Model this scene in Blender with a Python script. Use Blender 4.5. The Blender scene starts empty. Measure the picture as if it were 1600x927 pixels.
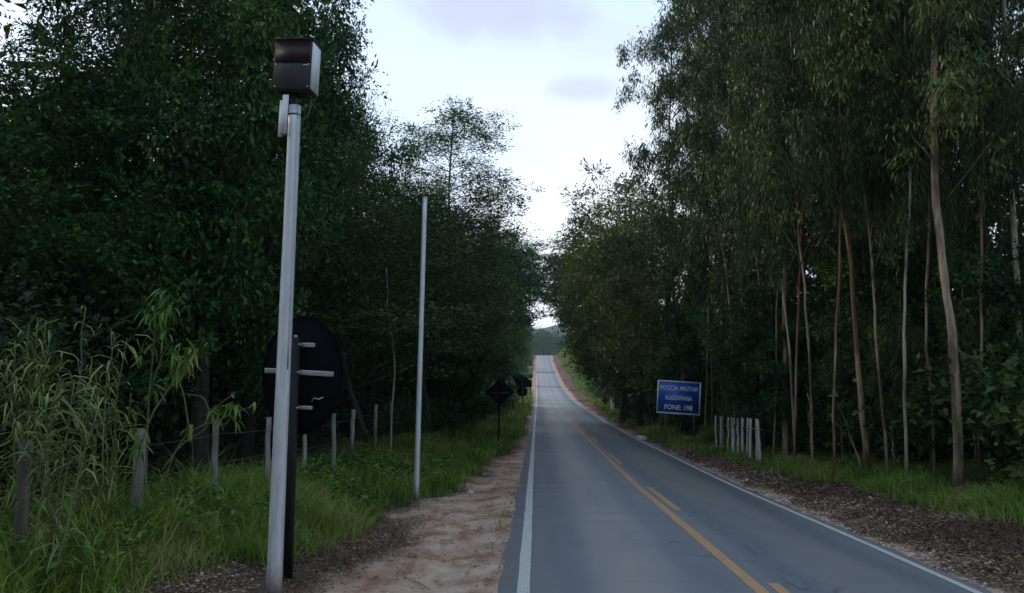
import bpy, math, random
import numpy as np
from mathutils import Matrix, Vector

S = bpy.context.scene
COL = S.collection
RNG = np.random.default_rng(7)
random.seed(7)
R = math.radians

# ------------------------------------------------------------------ camera
CAM_Z, F = 2.3, 1250.0
PITCH, YAW = math.atan(137 / F), math.atan(37 / F)
cam = bpy.data.cameras.new("camera")
cam.sensor_width = 36.0
cam.lens = 36.0 * F / 1600.0
cam.clip_start, cam.clip_end = 0.1, 9000.0
camo = bpy.data.objects.new("camera", cam)
COL.objects.link(camo)
camo.location = (0, 0, CAM_Z)
camo.rotation_euler = (math.pi / 2 + PITCH, 0, YAW)
S.camera = camo
_M = np.array(camo.rotation_euler.to_matrix())


def at(px, py, D):
    """point on the sight line of photo pixel (px, py) at forward distance D along the road"""
    v = _M @ np.array([(px - 800) / F, -(py - 463.5) / F, -1.0])
    v = v / v[1] * D
    return np.array([v[0], v[1], CAM_Z + v[2]])


# ------------------------------------------------------------------ sky, sun, exposure
SUN_EL, SUN_AZ = R(24), R(-62)          # azimuth from the road direction (+Y), negative = left
w = bpy.data.worlds.new("World")
S.world = w
w.use_nodes = True
nt = w.node_tree
nt.nodes.clear()
N = nt.nodes.new
L = nt.links.new


def wmath(op, a, b=None, c=None):
    n = N("ShaderNodeMath"); n.operation = op
    for i, v in enumerate((a, b, c)):
        if v is None: continue
        if isinstance(v, (int, float)): n.inputs[i].default_value = v
        else: L(v, n.inputs[i])
    return n.outputs[0]


def wsmooth(v, lo, hi):
    n = N("ShaderNodeMapRange"); n.interpolation_type = 'SMOOTHSTEP'
    L(v, n.inputs[0]); n.inputs[1].default_value = lo; n.inputs[2].default_value = hi
    return n.outputs[0]


def wmix(f, a, b):
    n = N("ShaderNodeMix"); n.data_type = 'RGBA'
    L(f, n.inputs[0])
    for k, v in ((6, a), (7, b)):
        if isinstance(v, tuple): n.inputs[k].default_value = (*v, 1)
        else: L(v, n.inputs[k])
    return n.outputs[2]


sky = N("ShaderNodeTexSky")
sky.sky_type = 'NISHITA'
sky.sun_disc = False
sky.sun_elevation = SUN_EL
sky.sun_rotation = SUN_AZ
sky.air_density, sky.dust_density, sky.ozone_density = 1.0, 1.5, 1.5
tc = N("ShaderNodeTexCoord")
sep = N("ShaderNodeSeparateXYZ"); L(tc.outputs['Generated'], sep.inputs[0])
# clouds lie on a high flat layer: project the direction on it
zc = wmath('MAXIMUM', sep.outputs[2], 0.02)
zp = wmath('ADD', zc, 0.12)
comb = N("ShaderNodeCombineXYZ")
L(wmath('DIVIDE', sep.outputs[0], zp), comb.inputs[0]); L(wmath('DIVIDE', sep.outputs[1], zp), comb.inputs[1])


def wnoise(vec, scale, detail, seed, rough=0.55):
    m = N("ShaderNodeMapping"); m.inputs['Location'].default_value = (seed, seed * 1.7, seed * 0.3)
    L(vec, m.inputs[0])
    n = N("ShaderNodeTexNoise"); n.inputs['Scale'].default_value = scale
    n.inputs['Detail'].default_value = detail; n.inputs['Roughness'].default_value = rough
    L(m.outputs[0], n.inputs['Vector'])
    return n.outputs['Fac']


veil = wsmooth(wnoise(comb.outputs[0], 0.7, 4, 3.1), 0.30, 0.62)
low = wsmooth(sep.outputs[2], 0.62, 0.05)
veil = wmath('MINIMUM', wmath('ADD', wmath('MULTIPLY', veil, 0.24), wmath('MULTIPLY', low, 0.75)), 1.0)
base = wmix(veil, wmix(wmath('ADD', wmath('MULTIPLY', low, 0.0), 0.55), sky.outputs[0], (2.5, 4.7, 7.4)), (6.9, 7.05, 7.2))
WISP = wnoise(tc.outputs['Generated'], 9.0, 5, 1.4, 0.6)


def cloud(px, py, rx, ry, rot=0.0):
    """a grey cloud in a fixed direction of the sky; soft, torn edge"""
    d = at(px, py, 1.0) - np.array([0, 0, CAM_Z]); d /= np.linalg.norm(d)
    m = N("ShaderNodeVectorMath"); m.operation = 'SUBTRACT'
    L(tc.outputs['Generated'], m.inputs[0]); m.inputs[1].default_value = tuple(d)
    q = N("ShaderNodeSeparateXYZ"); L(m.outputs[0], q.inputs[0])
    a = wmath('DIVIDE', q.outputs[0], rx); b = wmath('DIVIDE', q.outputs[2], ry)
    r = wmath('SQRT', wmath('ADD', wmath('MULTIPLY', a, a), wmath('MULTIPLY', b, b)))
    r = wmath('ADD', r, wmath('MULTIPLY', wmath('SUBTRACT', WISP, 0.5), 1.8))
    front = wsmooth(sep.outputs[1], 0.0, 0.3)
    return wmath('MULTIPLY', wsmooth(r, 1.25, 0.25), front)


for args, amt in (((760, 5, 0.105, 0.045), 0.75), ((918, 140, 0.055, 0.018), 0.62), ((1080, 60, 0.16, 0.03), 0.25),
                  ((560, 150, 0.10, 0.02), 0.2), ((880, 30, 0.05, 0.02), 0.4), ((120, -80, 0.2, 0.04), 0.5), ((1500, -60, 0.2, 0.05), 0.45)):
    base = wmix(wmath('MULTIPLY', cloud(*args), amt), base, (3.5, 3.6, 4.7))
base = wmix(wmath('MULTIPLY', wsmooth(wnoise(comb.outputs[0], 1.6, 6, 8.3, .6),   .48, .68), .15), base, (4.6, 5.0, 5.8))
bg = N("ShaderNodeBackground"); bg.inputs['Strength'].default_value = 0.10
L(base, bg.inputs['Color'])
wo = N("ShaderNodeOutputWorld"); L(bg.outputs[0], wo.inputs[0])

sun = bpy.data.lights.new("sun", 'SUN')
sun.energy = 1.5
sun.angle = R(11)
sun.color = (1.0, 0.84, 0.66)
suno = bpy.data.objects.new("sun", sun)
COL.objects.link(suno)
sd = Vector((math.sin(SUN_AZ) * math.cos(SUN_EL), math.cos(SUN_AZ) * math.cos(SUN_EL), math.sin(SUN_EL)))
suno.rotation_euler = sd.to_track_quat('Z', 'Y').to_euler()

S.view_settings.view_transform = 'Standard'
S.view_settings.look = 'None'
S.view_settings.exposure = 0.97
S.view_settings.gamma = 1.0
S.render.engine = 'CYCLES'
S.cycles.use_denoising = True
S.cycles.max_bounces = 5
S.cycles.diffuse_bounces = 3
S.cycles.glossy_bounces = 2
S.cycles.transmission_bounces = 3


# ------------------------------------------------------------------ materials
class Mat:
    def __init__(self, name):
        self.m = bpy.data.materials.new(name)
        self.m.use_nodes = True
        self.nt = self.m.node_tree
        self.nt.nodes.clear()
        self.out = self.n("ShaderNodeOutputMaterial")

    def n(self, t, **kw):
        x = self.nt.nodes.new(t)
        for k, v in kw.items(): setattr(x, k, v)
        return x

    def l(self, a, b): self.nt.links.new(a, b)

    def set(self, sock, v):
        if isinstance(v, (int, float)): sock.default_value = v
        elif isinstance(v, tuple): sock.default_value = (*v, 1) if len(v) == 3 and sock.type == 'RGBA' else v
        else: self.l(v, sock)

    def math(self, op, a, b=0.0):
        x = self.n("ShaderNodeMath", operation=op); self.set(x.inputs[0], a); self.set(x.inputs[1], b)
        return x.outputs[0]

    def smooth(self, v, lo, hi, a=0.0, b=1.0):
        x = self.n("ShaderNodeMapRange", interpolation_type='SMOOTHSTEP'); self.set(x.inputs[0], v)
        for i, q in ((1, lo), (2, hi), (3, a), (4, b)): x.inputs[i].default_value = q
        return x.outputs[0]

    def mix(self, f, a, b, blend='MIX'):
        x = self.n("ShaderNodeMix", data_type='RGBA', blend_type=blend)
        self.set(x.inputs[0], f); self.set(x.inputs[6], a); self.set(x.inputs[7], b)
        return x.outputs[2]

    def pos(self, scale=(1, 1, 1), loc=(0, 0, 0), obj=True):
        t = self.n("ShaderNodeTexCoord"); m = self.n("ShaderNodeMapping")
        m.inputs['Scale'].default_value = scale; m.inputs['Location'].default_value = loc
        self.l(t.outputs['Object'], m.inputs[0])
        return m.outputs[0]

    def noise(self, vec, scale, detail=4, rough=0.55):
        x = self.n("ShaderNodeTexNoise"); x.inputs['Scale'].default_value = scale
        x.inputs['Detail'].default_value = detail; x.inputs['Roughness'].default_value = rough
        self.l(vec, x.inputs['Vector'])
        return x.outputs['Fac']

    def attr(self, name):
        return self.n("ShaderNodeAttribute", attribute_name=name).outputs['Fac']

    def rand(self):
        return self.n("ShaderNodeObjectInfo").outputs['Random']

    def ramp(self, f, stops):
        x = self.n("ShaderNodeValToRGB"); e = x.color_ramp.elements
        while len(e) < len(stops): e.new(0.5)
        for k, (p, c) in zip(e, stops): k.position = p; k.color = (*c, 1)
        self.l(f, x.inputs[0])
        return x.outputs[0]

    def bump(self, h, strength=0.3, dist=0.02):
        x = self.n("ShaderNodeBump"); x.inputs['Strength'].default_value = strength; x.inputs['Distance'].default_value = dist
        self.l(h, x.inputs['Height'])
        return x.outputs[0]

    def pbr(self, color, rough=0.6, metal=0.0, normal=None, spec=0.5):
        x = self.n("ShaderNodeBsdfPrincipled")
        self.set(x.inputs['Base Color'], color); self.set(x.inputs['Roughness'], rough)
        x.inputs['Metallic'].default_value = metal
        x.inputs['Specular IOR Level'].default_value = spec
        if normal is not None: self.l(normal, x.inputs['Normal'])
        self.x = x
        self.l(x.outputs[0], self.out.inputs[0])
        return self.m


def leaf_mat(name, stops, rough=0.55, trans=0.15, spec=0.12):
    """leaf colour: per-leaf tint, per-plant random, and patches of older and younger growth"""
    m = Mat(name)
    t = m.attr('tint')
    patch = m.noise(m.pos(), 0.45, 3)
    f = m.math('ADD', m.math('MULTIPLY', t, 0.55), m.math('MULTIPLY', m.smooth(patch, 0.35, 0.65), 0.3))
    f = m.math('ADD', f, m.math('MULTIPLY', m.rand(), 0.15))
    c = m.ramp(f, stops)
    m.pbr(c, rough, spec=spec)
    if trans > 0:
        tr = m.n("ShaderNodeBsdfTranslucent"); m.l(c, tr.inputs[0])
        mx = m.n("ShaderNodeMixShader"); mx.inputs[0].default_value = trans
        m.l(m.x.outputs[0], mx.inputs[1]); m.l(tr.outputs[0], mx.inputs[2]); m.l(mx.outputs[0], m.out.inputs[0])
    return m.m


MT = {}
MT['leaf_dark'] = leaf_mat('leaf_dark', [(0.05, (0.009, 0.028, 0.012)), (0.40, (0.026, 0.074, 0.019)), (0.62, (0.058, 0.130, 0.028)), (0.85, (0.110, 0.175, 0.034))])
MT['leaf_olive'] = leaf_mat('leaf_olive', [(0.05, (0.026, 0.050, 0.016)), (0.5, (0.080, 0.108, 0.022)), (1.0, (0.20, 0.19, 0.04))])
MT['leaf_euc'] = leaf_mat('leaf_euc', [(0.05, (0.012, 0.028, 0.011)), (0.45, (0.036, 0.066, 0.018)), (0.75, (0.075, 0.110, 0.026)), (1.0, (0.13, 0.13, 0.042))], rough=0.42)
MT['leaf_painted_shade'] = leaf_mat('leaf_painted_shade', [(0.05, (0.006, 0.012, 0.008)), (0.5, (0.012, 0.024, 0.012)), (1.0, (0.03, 0.045, 0.02))], trans=0.0)  # undergrowth leaves: forest shade is put into this darker leaf colour
MT['leaf_feather'] = leaf_mat('leaf_feather', [(0.05, (0.02, 0.042, 0.016)), (0.5, (0.052, 0.09, 0.026)), (1.0, (0.13, 0.16, 0.05))])
MT['leaf_fresh'] = leaf_mat('leaf_fresh', [(0.05, (0.035, 0.085, 0.020)), (0.5, (0.10, 0.185, 0.038)), (1.0, (0.23, 0.29, 0.065))])
MT['leaf_reed'] = leaf_mat('leaf_reed', [(0.05, (0.07, 0.11, 0.03)), (0.5, (0.20, 0.25, 0.07)), (1.0, (0.42, 0.41, 0.16))])
MT['grass'] = leaf_mat('grass', [(0.0, (0.040, 0.075, 0.014)), (0.4, (0.115, 0.195, 0.030)), (0.65, (0.21, 0.28, 0.048)), (1.0, (0.32, 0.27, 0.12))], trans=0.25)
MT['litter'] = leaf_mat('litter', [(0.0, (0.055, 0.028, 0.020)), (0.3, (0.125, 0.068, 0.045)), (0.55, (0.25, 0.155, 0.095)), (0.85, (0.58, 0.46, 0.33))], rough=0.7, trans=0.0)


def bark_mat(name, a, b, c, sc=(6, 6, 1.2)):
    m = Mat(name)
    n1 = m.noise(m.pos(sc), 2.0, 6, 0.65); n2 = m.noise(m.pos((1.5, 1.5, 0.5), (3, 1, 2)), 1.3, 3)
    col = m.mix(m.smooth(n1, 0.35, 0.65), a, b)
    col = m.mix(m.smooth(n2, 0.48, 0.62), col, c)
    return m.pbr(col, 0.85, normal=m.bump(n1, 0.6, 0.03), spec=0.2)


MT['bark_dark'] = bark_mat('bark_dark', (0.028, 0.024, 0.020), (0.058, 0.050, 0.042), (0.038, 0.042, 0.028))
MT['bark_euc'] = bark_mat('bark_euc', (0.15, 0.11, 0.08), (0.32, 0.245, 0.175), (0.09, 0.06, 0.042), (4, 4, 0.35))
MT['bark_red'] = bark_mat('bark_red', (0.10, 0.05, 0.03), (0.19, 0.105, 0.065), (0.26, 0.19, 0.13), (5, 5, 0.3))
MT['bark_pale'] = bark_mat('bark_pale', (0.26, 0.24, 0.19), (0.38, 0.34, 0.28), (0.15, 0.125, 0.095), (4, 4, 0.5))
MT['stem'] = bark_mat('stem', (0.12, 0.11, 0.06), (0.20, 0.18, 0.10), (0.10, 0.13, 0.06))
MT['old_wood'] = bark_mat('old_wood', (0.20, 0.18, 0.165), (0.34, 0.32, 0.29), (0.14, 0.12, 0.10), (14, 14, 1.0))
MT['brown_wood'] = bark_mat('brown_wood', (0.13, 0.10, 0.08), (0.22, 0.17, 0.13), (0.09, 0.075, 0.06), (14, 14, 1.0))
MT['white_wood'] = bark_mat('white_wood', (0.44, 0.41, 0.36), (0.60, 0.56, 0.50), (0.22, 0.19, 0.16), (12, 12, 1.0))

m = Mat('galvanised'); n1 = m.noise(m.pos((9, 9, 1.0)), 3, 5); n2 = m.noise(m.pos((20, 20, 0.3), (1, 2, 3)), 2, 3)
c = m.mix(m.smooth(n1, 0.35, 0.7), (0.50, 0.52, 0.55), (0.62, 0.64, 0.67)); c = m.mix(m.smooth(n2, 0.55, 0.75), c, (0.42, 0.42, 0.43))
sp = m.n('ShaderNodeSeparateXYZ'); m.l(m.pos(), sp.inputs[0])
dirt_ = m.math('MULTIPLY', m.smooth(m.math('ADD', sp.outputs[2], m.math('MULTIPLY', m.noise(m.pos((12, 12, 6)), 2, 5), .5)), .75, .2), .75)
c = m.mix(dirt_, c, (0.22, 0.15, 0.11))
c = m.mix(m.math('MULTIPLY', m.smooth(m.noise(m.pos((25, 25, 1.2), (7, 3, 1)), 3, 6, .7), .6, .72), .6), c, (0.28, 0.24, 0.21))
MT['galv'] = m.pbr(c, m.smooth(n1, 0.3, 0.7, 0.42, 0.6), 0.35)
m = Mat('dull_steel'); n1 = m.noise(m.pos((30, 30, 8)), 1.5, 4)
MT['steel'] = m.pbr(m.mix(n1, (0.36, 0.37, 0.38), (0.52, 0.53, 0.54)), 0.38, 0.5)
m = Mat('black_paint'); n1 = m.noise(m.pos((8, 8, 2)), 2, 4)
MT['black'] = m.pbr(m.mix(n1, (0.009, 0.009, 0.010), (0.018, 0.017, 0.016)), 0.6, spec=.25)
m = Mat('sign_back'); n1 = m.noise(m.pos(), 2.5, 4)
MT['sign_back'] = m.pbr(m.mix(n1, (0.004, 0.004, 0.006), (0.008, 0.008, 0.010)), 0.9, spec=0.04)
m = Mat('housing_grey'); n1 = m.noise(m.pos(), 5, 5)
MT['housing'] = m.pbr(m.mix(n1, (0.055, 0.050, 0.058), (0.078, 0.072, 0.082)), 0.75, spec=.2)
m = Mat('housing_window')
MT['window'] = m.pbr(m.mix(m.noise(m.pos(), 4, 3), (0.020, 0.011, 0.012), (0.032, 0.018, 0.018)), 0.4, spec=.25)
m = Mat('housing_panel'); n1 = m.noise(m.pos((3, 3, 8)), 3, 5)
MT['panel'] = m.pbr(m.mix(n1, (0.55, 0.56, 0.60), (0.70, 0.71, 0.74)), 0.5)
m = Mat('cable'); MT['cable'] = m.pbr((0.06, 0.055, 0.045), 0.6)
m = Mat('sign_blue'); n1 = m.noise(m.pos(), 1.6, 4)
MT['blue'] = m.pbr(m.mix(n1, (0.010, 0.080, 0.40), (0.016, 0.105, 0.50)), 0.42)
m = Mat('sign_white'); MT['white'] = m.pbr(m.mix(m.noise(m.pos(), 6, 4), (0.62, 0.64, 0.70), (0.80, 0.81, 0.84)), 0.5)
m = Mat('faded_red'); MT['faded'] = m.pbr(m.mix(m.noise(m.pos(), 3, 4), (0.42, 0.15, 0.16), (0.58, 0.28, 0.27)), 0.6)
m = Mat('concrete'); n1 = m.noise(m.pos(), 8, 6)
MT['concrete'] = m.pbr(m.mix(n1, (0.30, 0.28, 0.25), (0.62, 0.60, 0.56)), 0.9, normal=m.bump(n1, 0.5, 0.02))
m = Mat('wire'); MT['wire'] = m.pbr((0.18, 0.17, 0.16), 0.5, 0.6)
m = Mat('dark_road_band'); MT['band_dark'] = m.pbr(m.mix(m.noise(m.pos(), 5, 5), (0.025, 0.024, 0.026), (0.055, 0.053, 0.055)), 0.75)  # dark grey of the transverse bands across the road


m = Mat('stain'); MT['stain'] = m.pbr(m.mix(m.smooth(m.noise(m.pos((3, 1, 1)), 9, 5), .3, .6), (0.085, 0.085, 0.09), (0.16, 0.158, 0.162)), 0.7)

# ------------------------------------------------------------------ mesh helpers
class MB:
    """collects quads (numpy) into one mesh"""
    def __init__(self):
        self.v, self.q, self.t, self.n = [], [], [], 0

    def add(self, v, q, tint=None):
        v = np.asarray(v, float).reshape(-1, 3); q = np.asarray(q, int).reshape(-1, 4)
        self.v.append(v); self.q.append(q + self.n); self.n += len(v)
        self.t.append(np.full(len(q), 0.5) if tint is None else np.asarray(tint, float))
        return self

    def mesh(self, name, mat, smooth=False, origin=None, tint=False):
        v = np.concatenate(self.v); q = np.concatenate(self.q)
        if origin is not None: v = v - np.asarray(origin)
        me = bpy.data.meshes.new(name)
        me.vertices.add(len(v)); me.vertices.foreach_set('co', v.astype(np.float32).ravel())
        tri = q[:, 2] == q[:, 3]
        if tri.any():
            tot = np.where(tri, 3, 4); keep = np.ones((len(q), 4), bool); keep[tri, 3] = False
            flat = q[keep]
        else:
            tot = np.full(len(q), 4); flat = q.ravel()
        me.loops.add(len(flat)); me.loops.foreach_set('vertex_index', flat.astype(np.int32))
        me.polygons.add(len(q))
        st = np.concatenate(([0], np.cumsum(tot)[:-1]))
        me.polygons.foreach_set('loop_start', st.astype(np.int32))
        if smooth: me.polygons.foreach_set('use_smooth', np.ones(len(q), bool))
        if tint:
            a = me.attributes.new('tint', 'FLOAT', 'FACE'); a.data.foreach_set('value', np.concatenate(self.t).astype(np.float32))
        if mat is not None: me.materials.append(mat)
        me.update(calc_edges=True)
        return me

    # shapes ---------------------------------------------------------
    def tube(self, pts, rad, sides=7, cap=True, lump=0.0):
        pts = np.asarray(pts, float); n = len(pts)
        rad = np.full(n, rad) if np.isscalar(rad) else np.asarray(rad, float)
        d = np.gradient(pts, axis=0); d /= np.linalg.norm(d, axis=1)[:, None] + 1e-9
        ref = np.array([0, 1.0, 0.0]) if abs(d[0][1]) < 0.9 else np.array([1.0, 0, 0])
        u = np.cross(d, ref); u /= np.linalg.norm(u, axis=1)[:, None] + 1e-9
        w_ = np.cross(d, u)
        a = np.linspace(0, 2 * math.pi, sides, endpoint=False)
        r = rad[:, None] * (1 + lump * RNG.uniform(-1, 1, (n, sides)))
        v = pts[:, None] + r[..., None] * (np.cos(a)[None, :, None] * u[:, None] + np.sin(a)[None, :, None] * w_[:, None])
        i = np.arange(n - 1)[:, None] * sides; k = np.arange(sides)[None]
        k2 = (k + 1) % sides
        q = np.stack([i + k, i + k2, i + sides + k2, i + sides + k], -1).reshape(-1, 4)
        v = v.reshape(-1, 3)
        if cap:
            v = np.concatenate([v, pts[-1:], pts[:1]]); e = n * sides
            kk = np.arange(sides); k3 = (kk + 1) % sides; b = (n - 1) * sides
            q = np.concatenate([q, np.stack([b + kk, b + k3, np.full(sides, e), np.full(sides, e)], -1),
                                np.stack([k3, kk, np.full(sides, e + 1), np.full(sides, e + 1)], -1)])
        return self.add(v, q)

    def box(self, c, s, rot=None):
        v = np.array([[x, y, z] for x in (-.5, .5) for y in (-.5, .5) for z in (-.5, .5)]) * np.asarray(s)
        if rot is not None: v = v @ np.asarray(rot).T
        q = [[0, 1, 3, 2], [4, 6, 7, 5], [0, 4, 5, 1], [2, 3, 7, 6], [0, 2, 6, 4], [1, 5, 7, 3]]
        return self.add(v + np.asarray(c), q)

    def prism(self, outline, axis_o, ux, uz, un, depth):
        """outline (k,2) in the plane (ux, uz) at axis_o, extruded by depth along un; closed with fans"""
        o = np.asarray(outline, float); k = len(o)
        f = axis_o + o[:, :1] * ux + o[:, 1:] * uz
        b = f + np.asarray(un) * depth
        c1, c2 = f.mean(0)[None], b.mean(0)[None]
        v = np.concatenate([f, b, c1, c2]); i = np.arange(k); j = (i + 1) % k
        q = np.concatenate([np.stack([i, j, j + k, i + k], -1), np.stack([j, i, np.full(k, 2 * k), np.full(k, 2 * k)], -1),
                            np.stack([i + k, j + k, np.full(k, 2 * k + 1), np.full(k, 2 * k + 1)], -1)])
        return self.add(v, q)

    def leaves(self, c, d, length, width, tint, nrm=None, fold=0.25):
        """pointed leaf: base, left, tip, right; folded along the midrib. c,d (n,3)"""
        n = len(c)
        d = d / (np.linalg.norm(d, axis=1)[:, None] + 1e-9)
        r = RNG.normal(size=(n, 3)) if nrm is None else nrm + RNG.normal(size=(n, 3)) * 0.35
        s = np.cross(d, r); s /= np.linalg.norm(s, axis=1)[:, None] + 1e-9
        up = np.cross(s, d)
        length = np.broadcast_to(length, n)[:, None]; width = np.broadcast_to(width, n)[:, None]
        mid = c + d * length * 0.42
        v = np.stack([c, mid + s * width * .5 + up * width * fold, c + d * length, mid - s * width * .5 + up * width * fold], 1)
        q = np.arange(4 * n).reshape(n, 4)
        return self.add(v.reshape(-1, 3), q, tint)

    def blades(self, base, h, width, lean, tint, droop=0.6):
        """curved grass blades, two quads each"""
        n = len(base)
        a = RNG.uniform(0, 2 * math.pi, n)
        dirv = np.stack([np.cos(a), np.sin(a), np.zeros(n)], 1)
        f = RNG.uniform(0, 2 * math.pi, n)
        side = np.stack([np.cos(f), np.sin(f), np.zeros(n)], 1)
        h = np.broadcast_to(h, n)[:, None]; width = np.broadcast_to(width, n)[:, None]; lean = np.broadcast_to(lean, n)[:, None]
        z = np.array([0, 0, 1.0])
        p1 = base + dirv * lean * h * 0.35 + z * h * 0.6
        p2 = base + dirv * lean * h * (0.9 + droop * 0.3) + z * h * (1.0 - droop * 0.35 * lean)
        v = np.stack([base - side * width * .5, base + side * width * .5, p1 + side * width * .45, p1 - side * width * .45,
                      p2 + side * width * .08, p2 - side * width * .08], 1).reshape(-1, 3)
        i = np.arange(n)[:, None] * 6
        q = np.concatenate([i + np.array([0, 1, 2, 3]), i + np.array([3, 2, 4, 5])], 1).reshape(-1, 4)
        return self.add(v, q, np.repeat(tint, 2))


def link(name, me, parent=None, loc=None):
    o = bpy.data.objects.new(name, me)
    COL.objects.link(o)
    if parent is not None: o.parent = parent
    if loc is not None: o.location = loc
    return o


def tag(o, label=None, cat=None, group=None, kind=None):
    for k, v in (('label', label), ('category', cat), ('group', group), ('kind', kind)):
        if v: o[k] = v
    return o


def thing(name, label, cat, loc, group=None):
    o = bpy.data.objects.new(name, None)
    o.empty_display_size = 0.2
    COL.objects.link(o)
    o.location = tuple(loc)
    return tag(o, label, cat, group)


def smoothstep(x, a, b):
    t = np.clip((np.asarray(x, float) - a) / (b - a), 0, 1)
    return t * t * (3 - 2 * t)


def vnoise(x, y, seed=0):
    """cheap smooth value noise"""
    x = np.asarray(x, float) + seed * 17.3; y = np.asarray(y, float) + seed * 31.7
    xi, yi = np.floor(x), np.floor(y); fx, fy = x - xi, y - yi
    fx = fx * fx * (3 - 2 * fx); fy = fy * fy * (3 - 2 * fy)
    h = lambda a, b: np.modf(np.abs(np.sin(a * 127.1 + b * 311.7) * 43758.5453))[0]
    return (h(xi, yi) * (1 - fx) + h(xi + 1, yi) * fx) * (1 - fy) + (h(xi, yi + 1) * (1 - fx) + h(xi + 1, yi + 1) * fx) * fy


def fbm(x, y, seed=0, o=4):
    s, a, t = 0, 1.0, 0
    for k in range(o):
        s = s + a * vnoise(x * 2 ** k, y * 2 ** k, seed + k); t += a; a *= 0.5
    return s / t


# ------------------------------------------------------------------ road line and terrain
_py = np.array([-60, 0, 9, 12, 15.5, 19, 22.6, 38, 57, 81, 115, 162, 225, 285, 314, 335, 360, 400, 460, 560, 4000.])
_pz = np.array([.9, .12, .03, -.02, -.09, -.17, -.21, -.32, -.37, -.21, .10, 1.75, 5.62, 10.35, 13.35, 14.3, 13.6, 10.5, 6.0, 2.0, 0.])
_px = np.array([0, 0, 0, 0, 0, 0, 0, .02, .06, .15, .23, .28, .5, .62, .95, 2.2, 6.0, 16, 38, 80, 80.])
_gy = np.concatenate([np.arange(-60, 600, 1.0), [4000]])


def _sm(v):
    g = np.interp(_gy[:-1], _py, v); k = np.hanning(9); k /= k.sum()
    s = np.convolve(np.pad(g, 4, mode='edge'), k, 'valid')
    k2 = np.hanning(33); k2 /= k2.sum(); s2 = np.convolve(np.pad(g, 16, mode='edge'), k2, 'valid')
    m_ = smoothstep(_gy[:-1], 40, 90)
    return np.concatenate([s * (1 - m_) + s2 * m_, [v[-1]]])


_zz, _xx = _sm(_pz), _sm(_px)
zr = lambda y: np.interp(y, _gy, _zz)
xo = lambda y: np.interp(y, _gy, _xx)
ROAD_L, ROAD_R = -0.42, 5.02


def ground(x, y, fine=True):
    x = np.asarray(x, float); y = np.asarray(y, float)
    u = x - xo(y); z = zr(y)
    c = -0.06 * ((u > ROAD_L) & (u < ROAD_R)) - 0.005
    left = smoothstep(u, -2.3, -4.6) * 0.38 * (0.8 + 0.4 * vnoise(y * 0.25, u * 0.25, 3))
    left = left + smoothstep(u, -6, -14) * 0.5
    right = smoothstep(u, 5.2, 7.4) * 0.16 + smoothstep(u, 7.4, 14) * 0.5
    far = smoothstep(y, 130, 230)
    right = right + far * smoothstep(u, 6.0, 16) * 6.0
    left = left + far * smoothstep(u, -2.0, -9) * 3.0
    c = c + left + right
    off = smoothstep(np.abs(u - 2.3), 2.75, 3.3)
    if fine:
        c = c + off * ((fbm(x * 1.1, y * 0.8, 5) - 0.5) * 0.10 + (fbm(x * 5, y * 5, 9, 3) - 0.5) * 0.045)
    # rut of the dirt track
    rut = np.exp(-((u + 1.25 + 0.25 * np.sin(y * 0.35)) / 0.32) ** 2) * 0.07 * smoothstep(y, 34, 26)
    c = c - rut
    return z + c


# zones of the ground: 1 dirt, litter, grass weights
def zones(x, y):
    u = x - xo(y)
    nz = fbm(x * 0.9, y * 0.7, 21) - 0.5; nf = fbm(x * 4.0, y * 4.0, 25) - 0.5
    j = nz * 1.3 + nf * 0.5
    edge = np.interp(y, [0, 8, 10, 12, 16, 17.5, 19.5, 22, 25, 29, 36, 90, 130, 180, 400], [-2.8, -2.7, -2.3, -2.0, -2.3, -2.1, -1.65, -1.65, -1.5, -.9, -.5, -.45, -.9, -1.4, -1.4])
    gedge = np.interp(y, [0, 8, 10, 12, 14, 16, 17.5, 19, 22, 40, 400], [-3.9, -3.7, -3.25, -3.1, -2.9, -2.75, -2.3, -1.9, -1.75, -.8, -1.6])
    dirt_l = smoothstep(u + j * 0.8, edge - 0.45, edge + 0.35) * (u < 1)
    grass_l = smoothstep(u + j * 1.0, gedge + 0.35, gedge - 0.35)
    er = np.interp(y, [0, 10, 20, 30, 37, 60, 100, 130, 200, 400], [5.6, 5.45, 5.35, 5.2, 5.1, 5.2, 5.35, 5.65, 5.7, 5.7])
    gr = np.interp(y, [0, 10, 14, 18, 22, 26, 30, 36, 60, 100, 130, 400], [8.6, 7.8, 7.4, 6.9, 6.5, 6.2, 5.8, 5.4, 5.6, 6.8, 7.6, 7.6])
    dirt_r = smoothstep(u + j * 0.8, er + 0.3, er - 0.3) * (u > 1)
    grass_r = smoothstep(u + j * 1.3, gr - 0.2, gr + 0.4)
    dirt = np.clip(dirt_l + dirt_r, 0, 1); grass = np.clip(np.where(u < 1, grass_l, grass_r), 0, 1) * (1 - dirt)
    return dirt, grass


def ax(*segs):
    out = []
    for a, b, s in segs: out.append(np.arange(a, b, s))
    return np.concatenate(out + [[segs[-1][1]]])


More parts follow.
